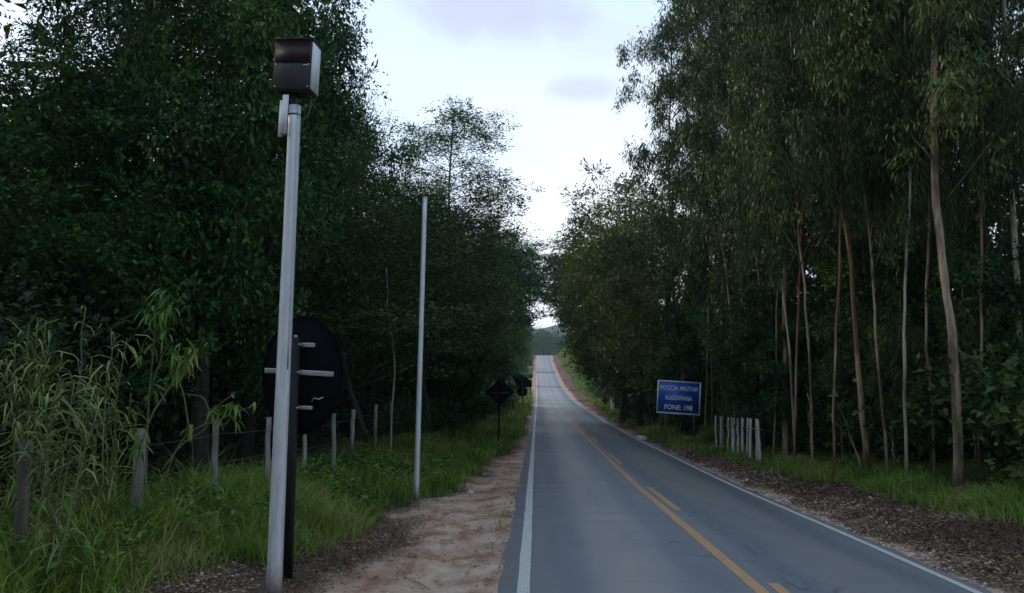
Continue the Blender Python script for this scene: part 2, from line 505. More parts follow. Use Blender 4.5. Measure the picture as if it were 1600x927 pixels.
gx = ax((-900, -300, 100), (-300, -40, 20), (-40, -14, 2.0), (-14, -6, .35), (-6, -2.8, .12), (-2.8, -0.42, .06), (-0.42, 5.0, 0.6), (5.0, 9.0, .08), (9, 14, .25), (14, 40, 2.0), (40, 300, 20), (300, 900, 100))
gy = ax((-60, 4, 4), (4, 18, .07), (18, 30, .14), (30, 60, .5), (60, 360, 3), (360, 620, 12), (620, 1300, 40))
X, Y = np.meshgrid(gx, gy)
Z = ground(X, Y)
nx, ny = len(gx), len(gy)
i = (np.arange(ny - 1)[:, None] * nx + np.arange(nx - 1)[None]).ravel()
mb = MB().add(np.stack([X, Y, Z], -1).reshape(-1, 3), np.stack([i, i + 1, i + nx + 1, i + nx], -1))
dz, gz_ = zones(X, Y)

m = Mat('ground_soil')
p = m.pos()
n1 = m.noise(p, 1.3, 6, 0.6); n2 = m.noise(p, 14, 6, 0.65); n3 = m.noise(m.pos((1.6, 0.5, 1)), 2.0, 8, .7)
dirt_c = m.ramp(n1, [(0.30, (0.27, 0.13, 0.082)), (0.45, (0.44, 0.275, 0.19)), (0.65, (0.58, 0.42, 0.315))])
dirt_c = m.mix(m.math('MULTIPLY', m.smooth(n3, 0.47, 0.66), .8), dirt_c, (0.25, 0.10, 0.062))
dirt_c = m.mix(m.math('MULTIPLY', m.smooth(n2, 0.55, 0.68), 0.45), dirt_c, (0.24, 0.13, 0.095))
lit_c = m.ramp(n2, [(0.3, (0.055, 0.032, 0.025)), (0.5, (0.11, 0.066, 0.050)), (0.7, (0.20, 0.135, 0.10))])
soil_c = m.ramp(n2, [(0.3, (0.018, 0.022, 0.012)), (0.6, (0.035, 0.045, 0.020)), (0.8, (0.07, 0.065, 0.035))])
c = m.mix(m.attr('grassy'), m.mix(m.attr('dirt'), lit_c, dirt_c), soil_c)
MT['ground'] = m.pbr(c, 0.95, normal=m.bump(n2, 0.9, 0.035), spec=0.1)
me = mb.mesh('ground', MT['ground'], smooth=True)
for nm, arr in (('dirt', dz), ('grassy', gz_)):
    a = me.attributes.new(nm, 'FLOAT', 'POINT'); a.data.foreach_set('value', arr.ravel().astype(np.float32))
tag(link('ground', me), kind='structure')

# asphalt
ys = ax((-60, 4, 2), (4, 60, .5), (60, 470, 1.0))


def strip(u0, u1, y, lift, wob=0.0, thick=0.0):
    y = np.asarray(y, float)
    e0 = u0 + (fbm(y * 1.7, y * 0 + u0, 41, 4) - .5) * wob; e1 = u1 + (fbm(y * 1.7, y * 0 + u1, 43, 4) - .5) * wob
    cols = []
    prof = [(e0, lift), (e1, lift)] if not thick else [(e0 - 0.04, lift - thick), (e0, lift), (e1, lift), (e1 + 0.04, lift - thick)]
    for e, h in prof: cols.append(np.stack([xo(y) + e, y, zr(y) + h + 0 * y], -1))
    v = np.stack(cols, 1); k = len(prof); n = len(y)
    i = (np.arange(n - 1)[:, None] * k + np.arange(k - 1)[None]).ravel()
    return v.reshape(-1, 3), np.stack([i, i + 1, i + k + 1, i + k], -1)


m = Mat('asphalt')
p = m.pos(); sepx = m.n("ShaderNodeSeparateXYZ"); m.l(p, sepx.inputs[0]); xx = sepx.outputs[0]
wav = m.math('ADD', xx, m.math('MULTIPLY', m.math('SUBTRACT', m.noise(m.pos((0.5, 0.12, 1)), 1.0, 3), 0.5), 0.9))
n_f = m.noise(p, 160, 3, 0.8); n_m = m.noise(m.pos((1.6, 0.16, 1)), 1.6, 5); n_l = m.noise(m.pos((0.3, 0.09, 1)), 1.2, 3)
base_c = m.mix(n_f, (0.155, 0.152, 0.156), (0.225, 0.218, 0.22))


def band(c0, wd):
    a = m.math('ABSOLUTE', m.math('SUBTRACT', wav, c0))
    return m.smooth(a, wd, wd * 0.2)


tan = m.math('ADD', band(1.15, 0.55), m.math('MULTIPLY', band(3.8, 0.75), 0.8))
tan = m.math('MULTIPLY', tan, m.smooth(n_l, 0.30, 0.62))
c = m.mix(m.math('MULTIPLY', tan, 0.9), base_c, (0.27, 0.225, 0.195))
wheel = m.math('ADD', band(0.45, 0.35), m.math('ADD', band(1.95, 0.4), m.math('ADD', band(3.0, 0.35), band(4.5, 0.35))))
c = m.mix(m.math('MULTIPLY', wheel, 0.6), c, (0.128, 0.130, 0.146))
c = m.mix(m.math('MULTIPLY', m.smooth(n_m, 0.5, 0.75), 0.35), c, (0.10, 0.105, 0.12))
dusty = m.math('ADD', m.smooth(wav, -0.15, -0.42), m.smooth(wav, 4.85, 5.1))
c = m.mix(m.math('MULTIPLY', dusty, 0.35), c, (0.20, 0.165, 0.14))
vo = m.n("ShaderNodeTexVoronoi", feature='DISTANCE_TO_EDGE'); vo.inputs['Scale'].default_value = 0.55
wp = m.n("ShaderNodeVectorMath", operation='ADD'); wn = m.n("ShaderNodeTexNoise"); wn.inputs['Scale'].default_value = 1.3; wn.inputs['Detail'].default_value = 6
m.l(m.pos((1, .6, 1)), wn.inputs['Vector']); m.l(m.pos((1, .6, 1)), wp.inputs[0]); m.l(wn.outputs['Color'], wp.inputs[1]); m.l(wp.outputs[0], vo.inputs['Vector'])
crack = m.math('MULTIPLY', m.smooth(vo.outputs['Distance'], 0.010, 0.003), m.smooth(m.noise(m.pos((.4, .15, 1), (4, 2, 1)), 1.0, 2), .52, .6))
c = m.mix(m.math('MULTIPLY', crack, .55), c, (0.05, 0.05, 0.055))
agg = m.noise(m.pos(), 60, 2, .9)
c = m.mix(m.math('MULTIPLY', m.smooth(agg, .58, .72), .5), c, (0.27, 0.26, 0.25))
c = m.mix(m.math('MULTIPLY', m.smooth(agg, .42, .30), .5), c, (0.07, 0.072, 0.08))
MT['asphalt'] = m.pbr(c, 0.5, normal=m.bump(m.math('ADD', n_f, m.math('MULTIPLY', agg, 1.5)), 0.3, 0.008), spec=0.5)
v, q = strip(ROAD_L, ROAD_R, np.concatenate([ax((-60, 4, 2)), np.arange(5, 30, .1), ax((30, 60, .5), (60, 470, 1.0))]), 0.0, 0.17, 0.06)
me = MB().add(v, q).mesh('road', MT['asphalt'], smooth=True)
tag(link('road', me), kind='structure')


def paint(name, col, wear, wearcol, fade=False):
    m = Mat(name)
    n1 = m.noise(m.pos((6, 1.2, 1)), 3, 6, 0.7); n2 = m.noise(m.pos(), 40, 3, 0.7)
    c = m.mix(m.math('MULTIPLY', m.smooth(n1, 0.5, 0.72), wear), col, wearcol)
    c = m.mix(m.math('MULTIPLY', m.smooth(n2, 0.5, 0.7), 0.3), c, tuple(0.7 * k for k in col))
    c = m.mix(m.math('MULTIPLY', m.smooth(m.noise(m.pos((5, 1.5, 1), (2, 5, 1)), 6, 6, .75), .56, .63), .8), c, (0.16, 0.16, 0.17))
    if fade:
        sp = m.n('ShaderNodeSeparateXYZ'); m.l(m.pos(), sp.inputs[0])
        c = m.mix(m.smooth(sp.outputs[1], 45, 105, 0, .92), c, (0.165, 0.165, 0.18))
    return m.pbr(c, 0.6, spec=0.3)


MT['paint_white'] = paint('paint_white', (0.50, 0.47, 0.43), 0.45, (0.30, 0.29, 0.28))
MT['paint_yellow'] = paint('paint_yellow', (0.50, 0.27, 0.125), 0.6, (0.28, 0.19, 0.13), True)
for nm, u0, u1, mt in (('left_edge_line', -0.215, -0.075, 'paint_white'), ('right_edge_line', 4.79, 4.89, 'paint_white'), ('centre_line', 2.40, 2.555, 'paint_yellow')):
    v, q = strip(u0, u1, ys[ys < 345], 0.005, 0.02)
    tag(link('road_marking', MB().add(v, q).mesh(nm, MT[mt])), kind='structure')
mb = MB()
for k in range(-1, 12):
    y0 = 5.6 + k * 10.15
    v, q = strip(2.65, 2.78, np.arange(y0, y0 + 4.11, .5), 0.005, 0.02); mb.add(v, q)
tag(link('road_marking', mb.mesh('dashed_line', MT['paint_yellow'])), kind='structure')
# dark transverse bands across the far road and a few worn patches
mb = MB()
for y0, y1 in ((159, 161.5), (221, 225), (96, 97.5)):
    v, q = strip(-.35, 4.95, np.linspace(y0, y1, 4), 0.004 if y0 < 100 else 0.02, 0.3); mb.add(v, q)
tag(link('dark_band', mb.mesh('dark_band', MT['band_dark'])), kind='structure')


def at_ground(px, py):
    """where the sight line of a photo pixel meets the ground"""
    d = at(px, py, 1.0) - np.array([0, 0, CAM_Z])
    D = np.linspace(4, 350, 9000)
    below = CAM_Z + d[2] * D < ground(d[0] * D, D, False)
    return at(px, py, float(D[np.argmax(below)]))


mb = MB()
for px, py, rx, ry in ((1122, 833, .06, .32), (1182, 868, .08, .42), (1085, 806, .05, .14), (1242, 918, .10, .5), (1012, 780, .05, .2)):
    g = at_ground(px, py); a = np.linspace(0, 2 * math.pi, 15)[:-1]
    rr = 1 + RNG.uniform(-.35, .35, 14)
    ring = np.stack([g[0] + rx * rr * np.cos(a), g[1] + ry * rr * np.sin(a)], -1)
    vv = np.concatenate([np.c_[ring, zr(ring[:, 1]) + .004], [[g[0], g[1], zr(g[1]) + .004]]])
    kk = np.arange(14); mb.add(vv, np.stack([kk, (kk + 1) % 14, np.full(14, 14), np.full(14, 14)], -1))
tag(link('oil_stain', mb.mesh('oil_stain', MT['stain'])), kind='structure')

# far hills
m = Mat('hill_forest'); n1 = m.noise(m.pos((1, 1, 1)), 0.03, 6, 0.65)
MT['hill'] = m.pbr(m.ramp(n1, [(0.3, (0.02, 0.035, 0.02)), (0.6, (0.045, 0.07, 0.035)), (0.8, (0.09, 0.11, 0.05))]), 0.95, spec=0.1, normal=m.bump(n1, 1.0, 6.0))


def hill(name, y0, y1, x0, x1, hfun, n=90):
    hx = np.linspace(x0, x1, n); hy = np.linspace(y0, y1, 40)
    HX, HY = np.meshgrid(hx, hy)
    t = (HY - y0) / (y1 - y0)
    HZ = -6 + np.sin(np.clip(t, 0, 1) * math.pi) * hfun(HX, HY) + (fbm(HX / 14, HY / 14, 61, 4) - .5) * 9 * np.sin(t * math.pi)
    i = (np.arange(39)[:, None] * n + np.arange(n - 1)[None]).ravel()
    me = MB().add(np.stack([HX, HY, HZ], -1).reshape(-1, 3), np.stack([i, i + 1, i + n + 1, i + n], -1)).mesh(name, MT['hill'], smooth=True)
    return tag(link(name, me), kind='structure')


hill('hills', 560, 1280, -890, 890, lambda x, y: 62 + 14 * np.sin(x / 90.0 + 1.2) + 22 * (fbm(x / 120, y / 120, 71) - .5))



# ------------------------------------------------------------------ plant kinds (shared meshes)
def sph(n):
    d = RNG.normal(size=(n, 3)); return d / np.linalg.norm(d, axis=1)[:, None]


def clumps_to_leaves(mb, cc, per, sig, length, width, down=0.08, flat=1.0, spread=1.0, outward=None):
    """leaf clumps at centres cc; each clump is a ragged dome whose leaves point out and droop"""
    n = len(cc) * per
    ci = np.repeat(np.arange(len(cc)), per)
    size = RNG.uniform(.65, 1.3, len(cc))[ci][:, None]
    off = sph(n) * (RNG.uniform(0, 1, (n, 1)) ** 0.45) * np.asarray(sig) * size
    # leaves follow twiglets: pull part of them on a few rays of the clump
    tw = sph(len(cc) * 9).reshape(len(cc), 9, 3)
    k = RNG.integers(0, 9, n)
    on = RNG.random(n) < 0.6
    along = RNG.uniform(0.15, 1.15, n)[:, None]
    off = np.where(on[:, None], tw[ci, k] * along * np.asarray(sig) * size * 1.1 + RNG.normal(size=(n, 3)) * 0.055, off)
    c = cc[ci] + off
    d = off / (np.linalg.norm(off, axis=1)[:, None] + 1e-6) * spread + RNG.normal(size=(n, 3)) * 0.55
    d[:, 2] = d[:, 2] * flat - down
    t = np.clip(RNG.normal(0.45, 0.18, n) + RNG.normal(0, .2, len(cc))[ci], 0, 1)
    ln = length * RNG.uniform(.6, 1.25, n) * RNG.uniform(.7, 1.25, len(cc))[ci]
    nr = off / (np.linalg.norm(off, axis=1)[:, None] + 1e-6) * .8 + np.array([0, 0, .7])
    mb.leaves(c, d, ln, ln * width, t, nrm=nr)


def limb_tree(H, r0, n_limb, reach, h0=0.25, wav=0.35, rise=0.5, top=.9):
    """trunk + limbs + twigs as tubes; returns MB and the limb ends"""
    mb = MB(); k = 9
    z = np.linspace(0, H * top, k)
    ph = RNG.uniform(0, 6.28, 2)
    trunk = np.stack([wav * np.sin(z / H * 4 + ph[0]) - wav * np.sin(ph[0]), wav * np.cos(z / H * 3.3 + ph[1]) - wav * np.cos(ph[1]), z], -1)
    rad = r0 * (1 - z / H) ** .8 + 0.012; rad[0] *= 1.35
    mb.tube(trunk, rad, 8, lump=.06)
    ends = []
    for j in range(n_limb):
        f = h0 + (0.92 - h0) * (j + RNG.random()) / n_limb
        p0 = np.array([np.interp(f * H * top, z, trunk[:, a]) for a in range(3)])
        az = j * 2.4 + RNG.uniform(-.4, .4); ln = reach * (1.1 - .6 * f) * RNG.uniform(.7, 1.1)
        s_ = np.linspace(0, 1, 6)[:, None]
        dv = np.array([math.cos(az), math.sin(az), 0]) * ln
        pts = p0 + dv * s_ + np.array([0, 0, 1]) * (ln * rise * s_ ** 1.2) + RNG.normal(size=(6, 3)) * .08 * ln * s_ * .5
        rr = max(.015, r0 * .42 * (1 - f * .6)) * (1 - s_[:, 0] * .85) + .006
        mb.tube(pts, rr, 5)
        ends.append(pts[-1])
        for t_ in (.45, .65, .85):
            az2 = az + RNG.choice([-1, 1]) * RNG.uniform(.5, 1.1)
            q0 = pts[int(t_ * 5)]
            l2 = ln * .45
            sub = q0 + np.array([math.cos(az2), math.sin(az2), RNG.uniform(.1, .7)]) * l2 * np.linspace(0, 1, 4)[:, None]
            mb.tube(sub, np.linspace(max(.010, rr[2] * .5), .005, 4), 4)
            ends.append(sub[-1])
    return mb, np.array(ends)


def broad_kind(seed, H, rad, zlow, n_cl, per, length, leaf='leaf_dark', sig=(.85, .85, .55), lob=0.7):
    """dense broadleaf tree: limbs plus clumps through an uneven envelope"""
    global RNG
    RNG = np.random.default_rng(seed)
    tb, ends = limb_tree(H, H * .018 + .03, 11, rad * .9, h0=max(.12, zlow / H))
    d = sph(n_cl); d[:, 2] = d[:, 2] * .95
    lobes = sph(9); amp = RNG.uniform(-.4, .45, 9)
    mod = 1 + lob * sum(a * np.exp(-((1 - d @ l) / .19)) for a, l in zip(amp, lobes))
    rr = RNG.uniform(0.12, 1, n_cl) ** .42 * mod
    hz = (H - zlow) / 2
    cc = np.stack([d[:, 0] * rr * rad, d[:, 1] * rr * rad, zlow + hz + d[:, 2] * rr * hz], -1)
    cc = np.concatenate([cc, ends])
    cc[:, 2] = np.clip(cc[:, 2], zlow * .6 + .3, None)
    cb = MB(); clumps_to_leaves(cb, cc, per, np.array(sig) * rad / 4.2, length, .42)
    return tb.mesh('limbs', MT['bark_dark'], True), cb.mesh('crown', MT[leaf], tint=True)


def lacy_kind(seed, H, rad, z0, n_limb, per, length, leaf='leaf_dark'):
    """thin open crown of small leaves in flat sprays; twigs show"""
    global RNG
    RNG = np.random.default_rng(seed)
    tb, ends = limb_tree(H, .085, n_limb, rad, h0=z0 / H, rise=.45, top=.84, wav=.9)
    cb = MB()
    ex = ends[RNG.integers(0, len(ends), len(ends) * 2)] + RNG.normal(size=(len(ends) * 2, 3)) * np.array([.55, .55, .4]) * rad / 3
    clumps_to_leaves(cb, np.concatenate([ends, ex]), per, np.array([.62, .62, .16]) * rad / 3, length, .4, down=.05, flat=.3)
    return tb.mesh('limbs', MT['bark_dark'], True), cb.mesh('crown', MT[leaf], tint=True)


def euc_kind(seed, H, rad, z0, n_limb, per):
    """eucalyptus crown: rising thin branches and hanging tassels of narrow leaves; own trunk is built per tree"""
    global RNG
    RNG = np.random.default_rng(seed)
    tb = MB(); cl = []
    for j in range(n_limb):
        h = z0 + (H - z0) * (j + RNG.random()) / n_limb
        az = j * 2.4 + RNG.uniform(-.5, .5); ln = rad * RNG.uniform(.45, 1.1) * (1.15 - .55 * (h - z0) / (H - z0))
        s_ = np.linspace(0, 1, 7)[:, None]
        pts = np.array([0, 0, h]) + np.array([math.cos(az), math.sin(az), 0]) * ln * s_ ** .9 + np.array([0, 0, 1]) * (ln * .75 * np.sin(s_ * 2.1)) + RNG.normal(size=(7, 3)) * .05 * s_
        tb.tube(pts, np.linspace(.026, .006, 7), 5)
        for t_ in (2, 3, 4, 5, 6):
            for _ in range(2):
                cl.append(pts[t_] + RNG.normal(size=3) * np.array([.22, .22, .2]) * rad / 3 - np.array([0, 0, RNG.uniform(.1, .9)]))
    cl = np.array(cl)
    cb = MB()
    clumps_to_leaves(cb, cl, per, np.array([.40, .40, .66]) * rad / 3, .21, .25, down=1.1, flat=.4, spread=.5)
    return tb.mesh('branches', MT['bark_dark'], True), cb.mesh('crown', MT['leaf_euc'], tint=True)


def shrub_kind(seed, H, rad, n_cl, per, length, leaf, width=.42):
    global RNG
    RNG = np.random.default_rng(seed)
    sb = MB(); cc = []
    for j in range(9):
        az = j * 2.4; ln = rad * RNG.uniform(.4, 1.0); hh = H * RNG.uniform(.5, 1.0)
        s_ = np.linspace(0, 1, 6)[:, None]
        pts = np.array([math.cos(az), math.sin(az), 0]) * ln * s_ ** 1.4 + np.array([0, 0, 1]) * hh * s_ + RNG.normal(size=(6, 3)) * .05 * s_
        sb.tube(pts, np.linspace(.022, .006, 6), 4)
        for t_ in (2, 3, 4, 5): cc.append(pts[t_])
    d = sph(n_cl)
    cc = np.concatenate([np.array(cc), np.stack([d[:, 0] * rad * .85, d[:, 1] * rad * .85, H * .5 + d[:, 2] * H * .45], -1) * 1.0])
    cb = MB(); clumps_to_leaves(cb, cc, per, np.array([.34, .34, .28]) * max(rad, .7), length, width)
    return sb.mesh('stems', MT['stem'], True), cb.mesh('foliage', MT[leaf], tint=True)


KIND = {}
KIND['broad'] = [broad_kind(100 + k, 13, 4.2, 1.1, 165, 340, (.16, .14, .17)[k], 'leaf_dark', sig=(.92, .92, .62)) for k in range(3)]
KIND['far'] = [broad_kind(120 + k, 15, 4.6, 1.2, 150, 110, .32, sig=(.95, .95, .6)) for k in range(2)]
KIND['olive'] = [broad_kind(130 + k, 17, 5.0, 1.5, 230, 150, .24, 'leaf_olive', lob=.35) for k in range(2)]
KIND['young'] = [broad_kind(140 + k, 6.0, 1.9, .5, 80, 150, .15, 'leaf_euc' if k else 'leaf_dark') for k in range(2)]
KIND['leafy'] = [broad_kind(145 + k, 6.0, 2.0, .9, 46, 110, .15, 'leaf_euc') for k in range(2)]
KIND['lacy'] = [lacy_kind(150 + k, 17, 3.9, 8.0, 26, 85, .14) for k in range(2)]
KIND['feather'] = [lacy_kind(160 + k, 9.5, 4.0, 2.4, 28, 110, .13, 'leaf_feather') for k in range(2)]
KIND['arch'] = [broad_kind(190 + k, 20, 4.8, 6.5, 150, 120, .30, sig=(.95, .95, .6)) for k in range(2)]
KIND['hang'] = [lacy_kind(195 + k, 17, 4.6, 9.5, 28, 105, .2) for k in range(2)]
KIND['euc'] = [euc_kind(170 + k, 22, 3.2, 6.0, 22, 112) for k in range(3)]
KIND['shrub'] = [shrub_kind(180 + k, 1.7, 1.0, 26, 70, .12, 'leaf_fresh' if k else 'leaf_dark') for k in range(2)]
RNG = np.random.default_rng(11)

_used = {}


def plant(kind, name, label, x, y, H=None, wscale=None, rz=None, group=None, cat='tree', trunk=None, var=None, sink=.05):
    """a thing: Empty at its base with limbs/trunk and crown meshes shared between alike plants"""
    k = KIND[kind]
    if var is None:
        var = _used.get(kind, 0) % len(k); _used[kind] = _used.get(kind, 0) + 1
    lm, cm = k[var % len(k)]
    z = float(ground(x, y, False)) - sink
    t = thing(name, label, cat, (x, y, z), group)
    base_h = {'broad': 13, 'far': 15, 'olive': 17, 'young': 6, 'leafy': 6, 'lacy': 17, 'hang': 17, 'arch': 20, 'feather': 9.5, 'euc': 22, 'shrub': 1.7}[kind]
    sz = (H or base_h) / base_h; sw = wscale or sz
    rz = RNG.uniform(0, 6.28) if rz is None else rz
    nm = {'shrub': ('stem', 'foliage')}.get(kind, ('trunk' if kind != 'euc' else 'branch', 'crown'))
    for n_, me_ in zip(nm, (lm, cm)):
        o = link(n_, me_, t); o.scale = (sw, sw, sz); o.rotation_euler = (0, 0, rz)
    if trunk is not None: link('trunk', trunk, t)
    return t


def px_x(px, D): return float(at(px, 600, D)[0])


# ------------------------------------------------------------------ left forest
LF = "trees of the dark forest on the left side of the road"
left_trees = [
    # kind, px of the trunk, D, H, wscale, label
    ('broad', 30, 15.5, 8.8, .85, "dense dark tree at the left edge behind the clump of tall canes"),
    ('broad', 222, 17.5, 12.6, .78, "tall dark leafy tree behind the slender sapling that grows above the cut fence post"),
    ('broad', 315, 17, 15.5, .75, "very tall dark green tree directly behind and left of the camera box on its pole"),
    ('broad', 385, 22, 17.0, .74, "tallest dark leafy tree, its crown rising right behind the camera box"),
    ('broad', 474, 27, 14.0, .76, "dark tree whose crown makes the stepped skyline just right of the camera box"),
    ('broad', 540, 34, 14.6, .84, "dark broad tree whose top stands under and left of the lacy grey tree"),
    ('broad', 612, 40, 12.8, .85, "dark leafy tree behind the top of the thin metal pole"),
    ('feather', 588, 24, 9.2, 1.05, "feathery dark tree with drooping sprays and a pale forked trunk behind the thin metal pole"),
    ('feather', 676, 34, 12.0, 1.1, "feathery tree leaning towards the road just right of the thin metal pole"),
    ('lacy', 728, 45, 22.3, 1.12, "thin see-through lacy tree standing up against the white sky left of the road"),
    ('broad', 655, 46, 13.2, .92, "dark bushy tree right behind the lacy see-through tree"),
    ('broad', 706, 58, 15.0, .95, "dark green tree whose edge slopes down towards the gap of sky over the road"),
    ('far', 748, 72, 16.5, .82, "dark tree above the black diamond sign, next to the bright sky gap"),
    ('arch', 784, 84, 18.9, .88, "dark tree above the cluster of black sign backs left of the road"),
    ('far', 785, 112, 19.0, .82, "far dark tree whose lower leaves close in beside the road, beyond the sign backs"),
    ('far', 800, 150, 16.0, .80, "smaller far tree on the left verge where the road begins to climb"),
    ('far', 806, 190, 15.0, .80, "far tree on the left of the climbing road, next to the reddish dirt edge"),
    ('far', 813, 240, 14.5, .80, "far tree close to the left side of the road crest"),
    ('far', 812, 300, 15.5, .9, "farthest dark tree on the left, beside the road crest"),
    ('hang', 804, 76, 19.4, 1.0, "thin leafy tree hanging over the road so that sky speckles through its leaves"),
    ('young', 705, 40, 5.5, 1.2, "low dark bush-like tree between the thin metal pole and the diamond sign"),
    ('young', 752, 58, 5.0, 1.2, "pale green bushy young tree just behind the black diamond sign"),
    ('young', 793, 115, 5.5, 1.3, "light green bush behind the cluster of black sign backs"),
]
for kind, px, D, H, ws, lab in left_trees:
    x = px_x(px, D)
    plant(kind, {'lacy': 'lacy_tree', 'hang': 'lacy_tree', 'young': 'young_tree', 'feather': 'feathery_tree'}.get(kind, 'broadleaf_tree'), lab, x, D, H, ws,
          group="trees at the edge of the left forest")

# dark interior of the forests: one mass each
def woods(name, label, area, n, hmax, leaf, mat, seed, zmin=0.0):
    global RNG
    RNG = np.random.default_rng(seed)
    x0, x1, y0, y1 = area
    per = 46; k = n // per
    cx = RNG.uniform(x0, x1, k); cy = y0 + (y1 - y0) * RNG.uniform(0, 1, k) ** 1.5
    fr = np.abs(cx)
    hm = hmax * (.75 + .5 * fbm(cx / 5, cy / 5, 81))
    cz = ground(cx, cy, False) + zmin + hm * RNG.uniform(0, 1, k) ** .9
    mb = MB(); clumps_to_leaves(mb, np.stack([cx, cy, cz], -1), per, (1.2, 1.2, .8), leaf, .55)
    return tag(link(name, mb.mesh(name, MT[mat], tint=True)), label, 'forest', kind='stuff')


woods('left_woods', "dark depth of the forest behind the front trees on the left", (-34, -12.0, 11, 95), 150000, 11, .46, 'leaf_dark', 200)
woods('right_woods', "dark depth of the wood behind the eucalyptus trunks", (13.5, 36, 17, 95), 70000, 8.5, .40, 'leaf_dark', 201)
woods('left_woods', "forest going on along the left side of the road behind the viewer", (-24, -6.5, -60, 0), 50000, 16, .55, 'leaf_dark', 204)
woods('right_woods', "wood going on along the right side of the road behind the viewer", (10, 26, -60, 0), 50000, 16, .55, 'leaf_dark', 205)
woods('left_undergrowth', "undergrowth behind the fence on the left, its leaves coloured dark for the shade", (-20, -7.0, 9.5, 75), 130000, 3.2, .15, 'leaf_painted_shade', 202)
woods('right_undergrowth', "dark undergrowth between the trunks of the wood on the right", (9.2, 22, 15, 75), 60000, 2.8, .22, 'leaf_euc', 203)
RNG = np.random.default_rng(12)

# ------------------------------------------------------------------ right side trees
right_trees = [
    ('olive', 975, 56, 17.6, .98, "rounded yellow-green topped tree at the right edge of the sky gap"),
    ('olive', 1040, 46, 15.5, .9, "olive green tree behind the blue sign, right of the rounded tree"),
    ('far', 962, 74, 17.8, .95, "dark tree left of and behind the rounded yellow-green tree"),
    ('arch', 948, 92, 20.5, 1.35, "dark tree reaching over the right side of the road far ahead"),
    ('hang', 946, 84, 20.0, 1.55, "thin tree whose hanging leaves cross the sky gap over the road from the right"),
    ('far', 940, 128, 17.0, .8, "far dark tree on the right above the faded red sign"),
    ('far', 930, 165, 12, .7, "far tree on the right bank where the road climbs"),
    ('far', 924, 215, 10, .7, "far tree on the grassy right bank near the crest"),
    ('far', 916, 265, 9, .7, "farthest tree on the right bank beside the crest"),
    ('young', 1000, 50, 6.5, 1.3, "dark low tree behind and left of the blue sign"),
    ('young', 1075, 41, 6.2, 1.1, "dark low tree directly behind the blue sign"),
    ('young', 1160, 39.5, 6.0, 1.1, "leafy low tree above the white picket posts"),
    ('young', 1125, 41, 10.5, 1.2, "taller leafy young tree left of the white picket posts"),
    ('young', 1290, 30, 6.5, 1.1, "dark leafy young tree between the slim trunks right of the white picket posts"),
    ('young', 1400, 24, 7.5, 1.0, "leafy young tree left of the thickest eucalyptus trunk"),
    ('young', 1440, 29, 10, 1.1, "tall leafy young tree between two pale eucalyptus trunks"),
    ('young', 1585, 19.5, 6.5, .85, "bright leafy young tree at the right edge of the photo"),
    ('young', 1186, 28.5, 6.2, 0.95, "leafy young tree growing right behind the last white picket"),
    ('young', 1256, 26.5, 5.2, 0.9, "low leafy young tree at the foot of the orange-patched eucalyptus"),
    ('young', 1372, 23, 4.6, 0.8, "small leafy tree below the greyish thick trunk"),
    ('young', 1240, 31, 9.5, 1.0, "tall leafy young tree behind the orange-patched eucalyptus"),
    ('young', 1345, 29, 10.5, 1.0, "tall leafy young tree behind the reddish bending eucalyptus"),
    ('young', 1180, 36, 9.0, 1.1, "tall leafy young tree deep behind the white pickets"),
    ('leafy', 1398, 21.0, 4.4, .42, "slim leafy sapling tree halfway between the reddish and the thickest eucalyptus"),
    ('leafy', 1446, 20.0, 3.0, .42, "low bushy sapling tree just left of the thickest eucalyptus"),
    ('leafy', 1556, 19.0, 4.8, .45, "slim leafy sapling tree just right of the thickest eucalyptus"),
    ('young', 1555, 25, 9.5, 1.1, "dark leafy young tree behind the thickest trunk at the right"),
]
for kind, px, D, H, ws, lab in right_trees:
    x = px_x(px, D)
    plant(kind, {'lacy': 'lacy_tree', 'hang': 'lacy_tree', 'young': 'young_tree', 'leafy': 'young_tree'}.get(kind, 'broadleaf_tree'), lab, x, D, H, ws, group="trees along the right side of the road")


def px_trunk(pts, D, r0, r1, mat, ext=None):
    """trunk through photo pixels at distance D (list of (px, py)); returns world polyline and base"""
    P = []
    for j, (a, b) in enumerate(pts): P.append(at(a, b, D))
    P = np.array(P)
    n = 22
    s_ = np.linspace(0, 1, len(P)); t_ = np.linspace(0, 1, n)
    Q = np.stack([np.interp(t_, s_, P[:, a]) for a in range(3)], -1)
    Qs = Q.copy()
    for _ in range(3): Qs[1:-1] = (Qs[:-2] + Qs[1:-1] * 2 + Qs[2:]) / 4
    Qs[:, 1] += np.cumsum(RNG.normal(size=n) * .05)
    Qs[:, 0] += np.sin(np.linspace(0, 9, n) + RNG.uniform(0, 6)) * .03
    base = Qs[0].copy(); base[2] = float(ground(base[0], base[1], False)) - .05
    Qs[0] = base
    rad = np.linspace(r0, r1, n) * .68 * (1 + RNG.normal(size=n) * .05); rad[0] *= 1.25
    mb = MB().tube(Qs, rad, 9, lump=.07)
    return mb.mesh('trunk', MT[mat], True, origin=base), base


